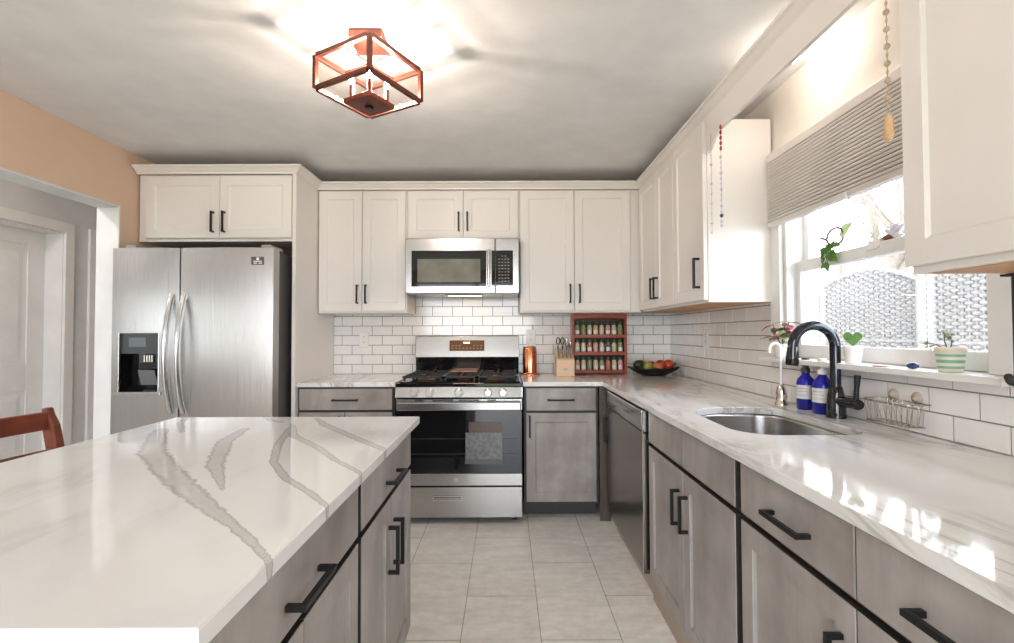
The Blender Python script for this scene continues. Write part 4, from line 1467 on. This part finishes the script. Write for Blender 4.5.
bpy.data.objects['potted_orchid'].scale = (1.2, 1.2, 1.1)
m = MB().ball((0, 0, .010), .017, 10, sx=.8, sy=1.25, sz=.62)
o = tag(m.build('agate_stone', 'stone_blue', None, loc=(1.236, 1.462, SZ + .0005)), 'small dark blue stone on the window sill left of the striped pot', 'stone')
m = MB().lathe([(.0, .0005), (.018, .0008), (.026, .003), (.024, .0045), (.012, .006), (0, .0065)], 0, 0, 0, 20, sx=.7, sy=1.25)
tag(m.build('shell_dish', 'shell', None, loc=(1.226, 1.575, SZ)), 'flat pinkish shell on the window sill between white pot and blue stone', 'shell')

# --- on the meeting rail of the sashes
t = thing('trailing_plant', 'trailing green cutting in a glass with a brown twig ring, on the window sash rail', 'plant', (XR + .058, 1.925, 1.5225))
MB().lathe([(.020, .0005), (.022, .003), (.024, .055), (.022, .056), (.020, .006), (0, .005)], 0, 0, 0, 20).build('glass_cup', 'glass', t)
m = MB()
m.tube([(-.006, .015 + .05 * math.cos(a), .065 + .035 * math.sin(a)) for a in [2 * PI * i / 24 for i in range(24)]], .0045, 8, closed=True)
m.tube([(-.01, .06, .06), (-.014, .085, .072), (-.018, .1, .07)], [.005, .005, .003], 8)
m.build('twig_ring', 'driftwood', t)
random.seed(12)
lf = MB()
st = MB()
for k in range(6):
    y = random.uniform(-.02, .05)
    z_ = random.uniform(-.055, .01)
    st.tube([(-.012, .01, .05), (-.026, (y + .01) / 2, .03), (-.034, y, z_)], .0016, 6)
    for j in range(3):
        b = random.uniform(0, 2 * PI)
        lf.leaf((-.034, y, z_ + random.uniform(0, .05)), (random.uniform(-.4, 0), math.cos(b), math.sin(b) * .6 - .3), random.uniform(.03, .045), random.uniform(.022, .032), (-1, 0, .2))
st.build('stem', 'stem', t)
lf.build('foliage', 'leaf', t)
lf = MB()
lf.leaf((-.006, -.012, .06), (-.1, -.85, .5), .085, .055, (-1, 0, .2), droop=.1)
lab(lf.build('pale_heart_leaf', 'leaf_pale', t), 'large pale heart-shaped leaf')
t = thing('crystal_ornament', 'clear crystal wings on a brown rock, on the window sash rail', 'ornament', (XR + .058, 1.665, 1.5225))
MB().ball((0, .01, .010), .019, 10, sx=.8, sy=1.5, sz=.55).build('rock', 'driftwood', t)
m = MB()
for a, L in ((.5, .062), (.9, .052), (-.15, .05), (1.3, .045), (2.3, .04)):
    d = Vector((0, -math.cos(a), math.sin(a)))
    p = Vector((0, -.004, .014))
    m.tube([p, p + d * L * .7, p + d * L], [.008, .011, .001], 6)
m.build('crystal', 'crystal', t)

# ------------------------------------------------------------------ bead strands
def strand(label, x, y, ztop, beads, tail=None, cord_r=.0009):
    t = thing('bead_strand', label, 'ornament', (x, y, ztop), 0)
    zl = beads[-1][0] if not tail else tail[0]
    MB().tube([(0, 0, -.0005), (.0004, 0, -zl * .5), (0, 0, -zl)], cord_r, 6).build('cord', 'cord', t)
    for z, r, el, mt in beads:
        MB().ball((0, 0, -z), r, 10, sz=el).build('bead', mt, t)
    return t


bd = [(.014 + .0235 * i, (.0058), 1.9, 'red_bead') for i in range(5)] + [(.145 + .024 * i, .0045 if i % 3 else .007, 1.2, 'crystal') for i in range(11)] + [(.405, .0085, 1.1, 'ink')]
strand('bead strand of red tubes and clear crystals beside the bright cabinet side', (.945), 2.09, 2.117, bd + [(.43, .006, 1.2, 'crystal'), (.448, .006, 1.2, 'crystal')])
bd = [(.10 + .045 * i, .0065 if i % 2 else .0045, 1.1, 'crystal') for i in range(9)]
strand('faint strand of small shells close to the single-door cabinet edge', .945, 2.19, 2.117, bd)
bd = [(.080 + .043 * i, .0075, 1.0, 'tan_bead') for i in range(8)] + [(.101 + .043 * i, .0032, 2.2, 'tan_bead') for i in range(7)]
t = strand('tan shell strand with an amber pendant hanging at the window cabinet edge', .945, 1.172, 2.117, bd, tail=(.385, 0))
m = MB()
m.lathe([(.003, -.376), (.008, -.382), (.013, -.395), (.012, -.415), (.016, -.432), (.009, -.444), (0, -.446)], 0, 0, 0, 12, sx=.55)
m.build('pendant', 'amber', t)

# ------------------------------------------------------------------ iron rod under the near wall cabinet
t = thing('iron_hook', 'black iron rod with a curled foot hanging under the wall cabinet at the right edge', 'hook', (1.190, 1.118, 1.3360))
MB().box(-.022, .022, -.014, .014, -.006, -.0005).build('mounting_plate', 'iron', t, bevel=.001)
MB().tube([(0, 0, -.006), (0, 0, -.13), (0, 0, -.245)], .007, 10).build('rod', 'iron', t)
m = MB()
pts = [(-.011 + .011 * math.cos(a), 0, -.245 - .011 * math.sin(a)) for a in [PI * i / 10 for i in range(0, 12)]]
m.tube(pts, .007, 10)
m.ball((pts[-1][0], 0, pts[-1][2]), .009, 10)
m.build('curled_foot', 'iron', t)

# ------------------------------------------------------------------ outlets
def outlet(label, loc, rz):
    t = thing('power_outlet', label, 'outlet', loc, rz, 'power outlets')
    MB().box(-.036, .036, -.007, -.0005, -.059, .059).build('cover_plate', 'plate_white', t, bevel=.003)
    m = MB()
    for z in (-.022, .022):
        m.box(-.017, .017, -.0085, -.0072, z - .0155, z + .0155)
    m.build('socket_face', 'plate_white', t, bevel=.001)
    m = MB()
    for z in (-.022, .022):
        for x in (-.0075, .0055):
            m.box(x, x + .0022, -.0090, -.0086, z - .001, z + .009)
        m.box(-.002, .002, -.0090, -.0086, z - .010, z - .006)
    m.build('slot', 'ink', t)


outlet('white outlet plate on the tiles above the copper canister', (.190, YB - .0087, 1.165), 0)
outlet('white outlet plate on the tiles between the tall panel and the range', (-1.108, YB - .0087, 1.150), 0)
outlet('white outlet plate on the window wall tiles above the fruit bowl corner', (XR - .0087, 3.06, 1.160), -PI / 2)

# ------------------------------------------------------------------ range wall counter
t = thing('copper_canister', 'ribbed copper canister on a round copper base right of the range', 'canister', (.178, 3.655, KT))
MB().lathe([(.076, .0005), (.079, .006), (.075, .013), (.060, .016)], 0, 0, 0, 32).build('base', 'copper', t)
m = MB()
vs, fs, n_ = [], [], 48
zs = (.016, .025, .190, .203)
for k, z in enumerate(zs):
    for i in range(n_):
        a = 2 * PI * i / n_
        r_ = .052 - (.003 if i % 4 == 0 else 0) - (.006 if k == 3 else 0)
        vs.append((r_ * math.cos(a), r_ * math.sin(a), z))
for k in range(3):
    for i in range(n_):
        j = (i + 1) % n_
        fs.append((k * n_ + i, k * n_ + j, (k + 1) * n_ + j, (k + 1) * n_ + i))
m.add(vs, fs, True)
m.add(vs[-n_:], [tuple(range(n_))])
m.build('canister_body', 'copper', t)
MB().lathe([(.048, .2035), (.049, .206), (.047, .211), (.0, .213)], 0, 0, 0, 32).build('lid', 'copper', t)

# knife block: slanted top with a stepped front
KBX, KBY = .362, 3.47
t = thing('knife_block', 'pale wooden knife block full of steel-handled knives beside the spice rack', 'knife block', (KBX, KBY, KT))
m = MB()
m.prism([(0, .0005), (.15, .0005), (.15, .198), (.112, .205), (.060, .142), (.012, .125), (0, .112)], 'x', 0, .130)
blk = m.build('block_body', 'block_wood', t, bevel=.002)
MB().box(.052, .080, -.0008, -.0002, .045, .060).build('stamped_mark', 'grey_ink', t)


def knife(label, x, y, z, tilt, L, kind='knife'):
    t = thing(kind, label, 'scissors' if kind == 'kitchen_scissors' else 'knife', (KBX + x, KBY + y, KT + z), 0, 'knives in the block')
    d = Vector((0, -math.sin(tilt), math.cos(tilt)))
    p = Vector((0, 0, 0))
    if kind == 'kitchen_scissors':
        m = MB()
        c = p + d * (L * .68)
        u = Vector((1, 0, 0))
        m.tube([p - d * .012, p + d * L * .35], .006, 8)
        m.tube([c + u * (.0125 * math.cos(a)) + d * (.024 * math.sin(a)) for a in [2 * PI * i / 16 for i in range(16)]], .0042, 8, closed=True)
        m.build('grip', 'black_plastic', t)
        return
    MB().tube([p - d * .012, p + d * .004], .0058, 10).build('bolster', 'nickel', t)
    MB().tube([p + d * .004, p + d * .02, p + d * L * .5, p + d * L * .85, p + d * L], [.0062, .0068, .0078, .0085, .0045], 10, flat=1.3).build('grip', 'steel', t)
    MB().tube([p + d * L * .25 + Vector((-.0082, -.004, 0)), p + d * L * .8 + Vector((-.0090, -.004, 0))], .0022, 6).build('rivet_strip', 'black_plastic', t)


for i, nm in enumerate(('leftmost', 'second', 'third', 'rightmost')):
    knife('steak knife in the front row of the knife block, %s of four from the left' % nm if 0 < i < 3 else '%s of the four steak knives in the front row of the knife block' % nm,
          .022 + i * .029, .060 - .022, .1345, .42, .072)
knife('leftmost tall loop-handled scissors standing in the back of the knife block', .022, .098, .188, .08, .098, 'kitchen_scissors')
knife('second tall loop-handled scissors standing in the back of the knife block', .054, .098, .188, .08, .098, 'kitchen_scissors')
knife('large steel-handled knife in the back row of the knife block, right of the scissors', .086, .098, .188, .15, .088)
knife('large steel-handled knife at the right end of the back row, beside the spice rack', .112, .098, .188, .25, .062)

# spice rack
SX0, SX1, SY = .498, .912, 3.635
SW = SX1 - SX0
t = thing('spice_rack', 'red stained wooden spice rack with three shelves of jars against the tiles', 'spice rack', (SX0, SY, KT))
SB = .098
for x0 in (0, SW - .018):
    MB().prism([(0, .0005), (SB, .0005), (SB, .445), (.03, .445), (0, .415)], 'x', x0, x0 + .018).build('side_panel', 'red_wood', t, bevel=.002)
shelf_z = [.020, .158, .288]
for z in shelf_z:
    sh = MB().box(.0185, SW - .0185, .004, SB - .006, z - .012, z).build('shelf', 'red_wood', t, bevel=.001)
    MB().box(.0185, SW - .0185, -.002, .0035, z - .012, z + .012).build('shelf_rail', 'red_wood', sh, bevel=.001)
MB().box(.0185, SW - .0185, SB - .0055, SB, .0005, .44).build('back_board', plain('dark_rack_back', (.10, .035, .02, 1), .5), t)
hd = [(0, .415), (0, .452), (.035, .464), (SW - .035, .464), (SW, .452), (SW, .415), (SW - .05, .420), (SW - .10, .424), (.10, .424), (.05, .420)]
MB().prism([(x, z) for x, z in hd][::-1], 'y', -.014, -.0005).build('header_board', 'red_wood', t, bevel=.003)
MB().box(-.004, SW + .004, -.016, SB, .4645, .470).build('top_board', 'red_wood', t, bevel=.002)
ORD = ['leftmost', 'second', 'third', 'fourth', 'fifth', 'sixth', 'seventh', 'rightmost']
random.seed(5)
mixes = [[0, 0, 1, 5, 1, 3, 1, 0], [1, 1, 2, 3, 1, 4, 1, 0], [3, 1, 0, 1, 0, 2, 1, 3]]
jar_mesh = {}
lid0 = None
for s_i, (z, nm) in enumerate(((shelf_z[2], 'top'), (shelf_z[1], 'middle'), (shelf_z[0], 'bottom'))):
    for k in range(8):
        r_ = .0190
        h_ = .088 if s_i == 2 else .084 if s_i == 0 else .082
        x = SX0 + .0185 + .0245 + k * (SW - .037 - .049) / 7
        y = SY + .034
        fill = mixes[s_i][k]
        if (fill, h_) not in jar_mesh:
            jm = MB().lathe([(r_ - .002, .0005), (r_, .004), (r_, h_ * .78), (r_ * .82, h_ * .9), (r_ * .80, h_)], 0, 0, 0, 18)
            j = jm.build('spice_jar', SPICE[fill], None)
            jar_mesh[(fill, h_)] = j.data
        else:
            j = bpy.data.objects.new('spice_jar', jar_mesh[(fill, h_)])
            COL.objects.link(j)
        j.location = (x, y, KT + z)
        o1, o2 = ('', '')
        col = ('dull green', 'cream', 'paprika red', 'pink', 'dark speckled', 'mustard')[fill]
        tag(j, '%s spice jar from left, %s shelf of the red rack, %s contents' % (ORD[k], nm, col) if k not in (0, 7)
            else '%s spice jar on the %s shelf of the red rack, %s contents' % (ORD[k], nm, col), 'jar', 'spice jars on the red rack')
        key = ('lid', h_)
        if key not in jar_mesh:
            l = MB().lathe([(r_ * .92, h_ + .0005), (r_ * .96, h_ + .002), (r_ * .96, h_ + .021), (r_ * .88, h_ + .024), (0, h_ + .0245)], 0, 0, 0, 18).build('lid', 'lid_green', j)
            jar_mesh[key] = l.data
            m = MB()
            for i in range(6):
                p, q = -PI / 2 - .9 + 1.8 * i / 6, -PI / 2 - .9 + 1.8 * (i + 1) / 6
                rr = r_ + .0006
                m.add([(rr * math.cos(p), rr * math.sin(p), .018), (rr * math.cos(q), rr * math.sin(q), .018), (rr * math.cos(q), rr * math.sin(q), .046), (rr * math.cos(p), rr * math.sin(p), .046)], [(0, 1, 2, 3)])
            l2 = m.build('paper_label', 'paper', j)
            jar_mesh[('label', h_)] = l2.data
        else:
            l = bpy.data.objects.new('lid', jar_mesh[key])
            COL.objects.link(l)
            l.parent = j
            if (k + s_i) % 3 != 1:
                l2 = bpy.data.objects.new('paper_label', jar_mesh[('label', h_)])
                COL.objects.link(l2)
                l2.parent = j

# fruit bowl
BC = (1.083, 3.540)
t = thing('fruit_bowl', 'wide dark fruit bowl with a leaf-shaped handle in the corner of the worktop', 'bowl', (BC[0], BC[1], KT))
m = MB()
nb = 40
prof = [(.085, .0005), (.090, .004), (.128, .020), (.165, .044), (.188, .060), (.182, .060), (.157, .044), (.117, .022), (.0, .012)]
vs, fs = [], []
for i, (r_, z) in enumerate(prof):
    for a in range(nb):
        q = 2 * PI * a / nb
        w_ = 1 + (.045 * math.sin(10 * q) if i in (3, 4, 5, 6) else 0)
        vs.append((r_ * w_ * math.cos(q), r_ * w_ * math.sin(q) * .72, z + (.006 * math.sin(10 * q) if i in (4, 5) else 0)))
for i in range(len(prof) - 1):
    for a in range(nb):
        c = (a + 1) % nb
        fs.append((i * nb + a, i * nb + c, (i + 1) * nb + c, (i + 1) * nb + a))
m.add(vs, fs, True)
m.add(vs[:nb], [tuple(range(nb - 1, -1, -1))])
m.build('bowl_body', 'bowl_dark', t)
m = MB()
m.leaf((-.172, .0, .052), (-1, -.05, .40), .065, .032)
m.build('leaf_handle', 'bowl_dark', t)


def fruit(name, label, cat, x, y, z, r, mt, sx=1, sz=1, stem=True):
    t = thing(name, label, cat, (BC[0] + x, BC[1] + y, KT + z), 0, 'fruit in the dark bowl')
    m = MB()
    pr_ = []
    for i in range(13):
        a = PI * i / 12
        rr = r * math.sin(a) * (1 + .06 * math.cos(a))
        zz = -r * sz * math.cos(a)
        if stem and i > 10:
            zz -= r * .10 * (i - 10)
        if stem and i == 0:
            zz += r * .06
        pr_.append((max(1e-5, rr), zz))
    m.lathe(pr_, 0, 0, 0, 20, sx=sx, cap=False)
    m.build('skin', mt, t)
    if stem:
        MB().tube([(0, 0, r * sz * .72), (.002, 0, r * sz * 1.05)], .0016, 6).build('stem', 'stem', t)


fruit('avocado', 'dark green avocado at the left side of the fruit bowl', 'fruit', -.108, .0, .080, 0.0339, 'skin_avocado', 1.25, .95, False)
fruit('pear', 'yellow-green pear in front of the fruit bowl between avocado and peach', 'fruit', -.052, -.042, .066, 0.0373, 'skin_green')
fruit('orange', 'orange half hidden behind the pear and avocado', 'fruit', -.070, .045, .074, 0.0350, 'skin_orange', 1, 1, False)
fruit('peach', 'orange-yellow peach in the middle of the fruit bowl', 'fruit', .020, -.044, .062, 0.0384, 'skin_peach', 1, .95)
fruit('apple', 'red apple behind the peach in the fruit bowl', 'fruit', .055, .012, .078, 0.0373, 'skin_red')
fruit('apple', 'bright red apple standing highest at the right of the fruit bowl', 'fruit', .108, -.006, .080, 0.0384, 'skin_red')
fruit('apple', 'red apple at the back of the fruit bowl, half hidden', 'fruit', .0, .052, .068, 0.0350, 'skin_red')
t = thing('herb_bunch', 'loose dry green herb sprigs at the right rim of the fruit bowl', 'herbs', (BC[0] + .145, BC[1] + .010, KT + .062))
random.seed(3)
st, lf = MB(), MB()
for k in range(14):
    a = random.uniform(-1.3, 1.3)
    e = random.uniform(.1, .9)
    L_ = random.uniform(.035, .06)
    d = Vector((math.cos(a) * math.cos(e) * .55, math.sin(a) * math.cos(e), math.sin(e)))
    st.tube([(0, 0, 0), d * L_ * .5, d * L_ + Vector((0, 0, -.004))], .0009, 5)
    for j in range(4):
        b = random.uniform(0, 2 * PI)
        lf.leaf(d * L_ * random.uniform(.4, 1), (d.x * .4 + math.cos(b) * .3, d.y + math.sin(b), .3), .014, .005)
st.build('stem', 'stem', t)
lf.build('foliage', 'leaf_dark', t)

# ------------------------------------------------------------------ chair at the island's far left
CY0, CY1, CX = 1.375, 1.845, -1.735
t = thing('dining_chair', 'red-brown wooden ladder-back chair pulled up to the island', 'chair', (-1.5, 1.61, 0))
O = (-1.5, 1.61, 0)
def xback(z):
    return CX + .055 - .055 * max(0, (z - .45) / .48) - .0 * z
for y in (CY0 + .022, CY1 - .022):
    m = MB()
    zs = [.0, .2, .45, .60, .72, .80, .86, .90, .925]
    vs, fs = [], []
    for i, z in enumerate(zs):
        xc = CX + .075 - (.030 * abs(z - .45) / .45 if z < .45 else 0) - .075 * max(0, (z - .45) / .475) ** 1.5
        hw = .019 if z < .85 else .019 - .004 * (z - .85) / .075
        dp_ = .022 if z < .9 else .012
        vs += [(xc - dp_, y - hw, z), (xc + dp_, y - hw, z), (xc + dp_, y + hw, z), (xc - dp_, y + hw, z)]
    for i in range(len(zs) - 1):
        for a in range(4):
            c = (a + 1) % 4
            fs.append((i * 4 + a, i * 4 + c, i * 4 + 4 + c, i * 4 + 4 + a))
    fs += [(3, 2, 1, 0), tuple(range(len(vs) - 4, len(vs)))]
    m.add(vs, fs)
    m.build('back_post', 'chair_wood', t, org=O, bevel=.006, segs=3)
for z0, z1, nm in ((.845, .912, 'top_rail'), (.735, .775, 'back_slat'), (.60, .64, 'back_slat')):
    zc = (z0 + z1) / 2
    xc = CX + .075 - .075 * max(0, (zc - .45) / .475) ** 1.5
    m = MB()
    n_ = 10
    vs, fs = [], []
    for i in range(n_ + 1):
        y = CY0 + .0415 + (CY1 - CY0 - .083) * i / n_
        bow = -.022 * math.sin(PI * i / n_)
        vs += [(xc - .010 + bow, y, z0), (xc + .010 + bow, y, z0), (xc + .010 + bow, y, z1), (xc - .010 + bow, y, z1)]
    for i in range(n_):
        for a in range(4):
            c = (a + 1) % 4
            fs.append((i * 4 + a, i * 4 + c, i * 4 + 4 + c, i * 4 + 4 + a))
    fs += [(3, 2, 1, 0), tuple(range(len(vs) - 4, len(vs)))]
    m.add(vs, fs)
    m.build(nm, 'chair_wood', t, org=O, bevel=.004)
m = MB()
m.prism([(CX + .10, CY0 + .02), (-1.27, CY0 - .01), (-1.255, CY0 + .02), (-1.255, CY1 - .02), (-1.27, CY1 + .01), (CX + .10, CY1 - .02)], 'z', .445, .475)
m.build('seat', 'chair_wood', t, org=O, bevel=.006, segs=3)
for y in (CY0 + .03, CY1 - .03):
    MB().tube([(-1.285, y, .0), (-1.285, y, .25), (-1.285, y, .444)], [.014, .019, .021], 12).build('front_leg', 'chair_wood', t, org=O)
    MB().tube([(-1.29, y, .20), (CX + .06, y, .20)], .010, 10).build('stretcher', 'chair_wood', t, org=O)

# ------------------------------------------------------------------ outside the window
struct('ground', MB().box(XR + .16, 16, -14, 18, -.25, -.20), 'ground')
struct('sky_blocking_wall', MB().box(-7.2, -7.05, -9, 9, -.2, 2.3), 'sky_block_grey')  # unseen wall added to dim the sky mirrored in the refrigerator
struct('ground_lawn', MB().box(-18, XR + .158, -14, 18, -.25, -.20), 'lawn')


def wicker_panel(parent, p, q, z0, z1, rise):
    """one leaf of a woven screen between plan points p and q, arched top"""
    p, q = Vector(p), Vector(q)
    L = (q - p).length
    d = (q - p) / L
    nr = Vector((-d.y, d.x))

    def top(s):
        return z1 + rise * math.sin(PI * s / L)
    P = lambda s, o, z: (p.x + d.x * s + nr.x * o, p.y + d.y * s + nr.y * o, z)
    m = MB()
    fw = .014
    m.tube([P(.012, 0, z0), P(.012, 0, top(.012))], fw, 8).tube([P(L - .012, 0, z0), P(L - .012, 0, top(L - .012))], fw, 8)
    m.tube([P(.012 + (L - .024) * i / 12, 0, top(.012 + (L - .024) * i / 12)) for i in range(13)], fw, 8)
    for z in (z0 + .05, z0 + (z1 - z0) * .40, z0 + (z1 - z0) * .79):
        m.tube([P(.012, 0, z), P(L - .012, 0, z)], .011, 8)
    o = m.build('leaf_frame', 'wicker', parent, org=parent.location)
    ns = max(6, int(L / .030))
    w = MB()
    step = (L - .04) / ns
    for i in range(ns + 1):
        s = .02 + i * step
        w.tube([P(s, 0, z0 + .05), P(s, 0, top(s))], .006, 6)
    k = 0
    z = z0 + .06
    while z < z1 + rise - .01:
        sg = 1 if k % 2 else -1
        vs, fs = [], []
        for i in range(ns * 2 + 1):
            s = .02 + i * step / 2
            ph = (i // 2 + 1) if False else i
            off = sg * .0125 * math.cos(PI * i / 2)
            zz = min(z, top(s) - .012)
            vs += [P(s, off - .004, zz - .0088), P(s, off + .004, zz - .0088), P(s, off + .004, zz + .0088), P(s, off - .004, zz + .0088)]
        for i in range(ns * 2):
            for a in (0, 1, 2, 3):
                c = (a + 1) % 4
                fs.append((i * 4 + a, i * 4 + c, i * 4 + 4 + c, i * 4 + 4 + a))
        w.add(vs, fs, True)
        z += .0165
        k += 1
    w.build('woven_cane', 'wicker', o, org=parent.location)


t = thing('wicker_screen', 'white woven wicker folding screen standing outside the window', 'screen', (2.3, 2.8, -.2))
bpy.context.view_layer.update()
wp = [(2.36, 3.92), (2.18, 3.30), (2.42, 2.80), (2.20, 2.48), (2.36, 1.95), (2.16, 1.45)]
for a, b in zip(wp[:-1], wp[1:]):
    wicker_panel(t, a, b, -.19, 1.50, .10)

random.seed(21)


def bare_tree(label, x, y, h, seed):
    random.seed(seed)
    t = thing('bare_tree', label, 'tree', (x, y, -.2))
    m = MB()
    cnt = [0]

    def grow(p, d, L, r, lev):
        k = 4
        pts, rs = [p], [r]
        for i in range(k):
            d = (d + Vector((random.uniform(-.18, .18), random.uniform(-.18, .18), random.uniform(-.05, .14)))).normalized()
            p = p + d * (L / k)
            pts.append(p)
            rs.append(max(.004, r * (1 - .55 * (i + 1) / k)))
        m.tube(pts, rs, 4 if lev > 2 else 7)
        cnt[0] += 1
        if lev >= 5:
            return
        for j in range(3 if lev else 6):
            b = random.randint(1, k)
            a = random.uniform(0, 2 * PI)
            nd = (d + Vector((math.cos(a), math.sin(a), random.uniform(-.1, .6))) * .9).normalized()
            grow(pts[b], nd, L * random.uniform(.55, .78), rs[b] * .62, lev + 1)
    grow(Vector((0, 0, 0)), Vector((0, 0, 1)), h * .5, h * .034, 0)
    m.build('branches', 'bark', t)


for lb_, x, y, h, sd in (('pale bare tree farther off, at the left of the upper window sash', 6.8, 13.2, 6.2, 3),
                         ('pale bare tree just behind the wicker screen, in the upper window sash', 4.8, 6.0, 5.4, 8)):
    bare_tree(lb_, x, y, h, sd)
# unseen eave added above the window to cut the sky's light
struct('sky_blocking_eave', MB().box(XR + .152, XR + .80, -2.0, 4.2, 2.36, 2.46), 'trim')
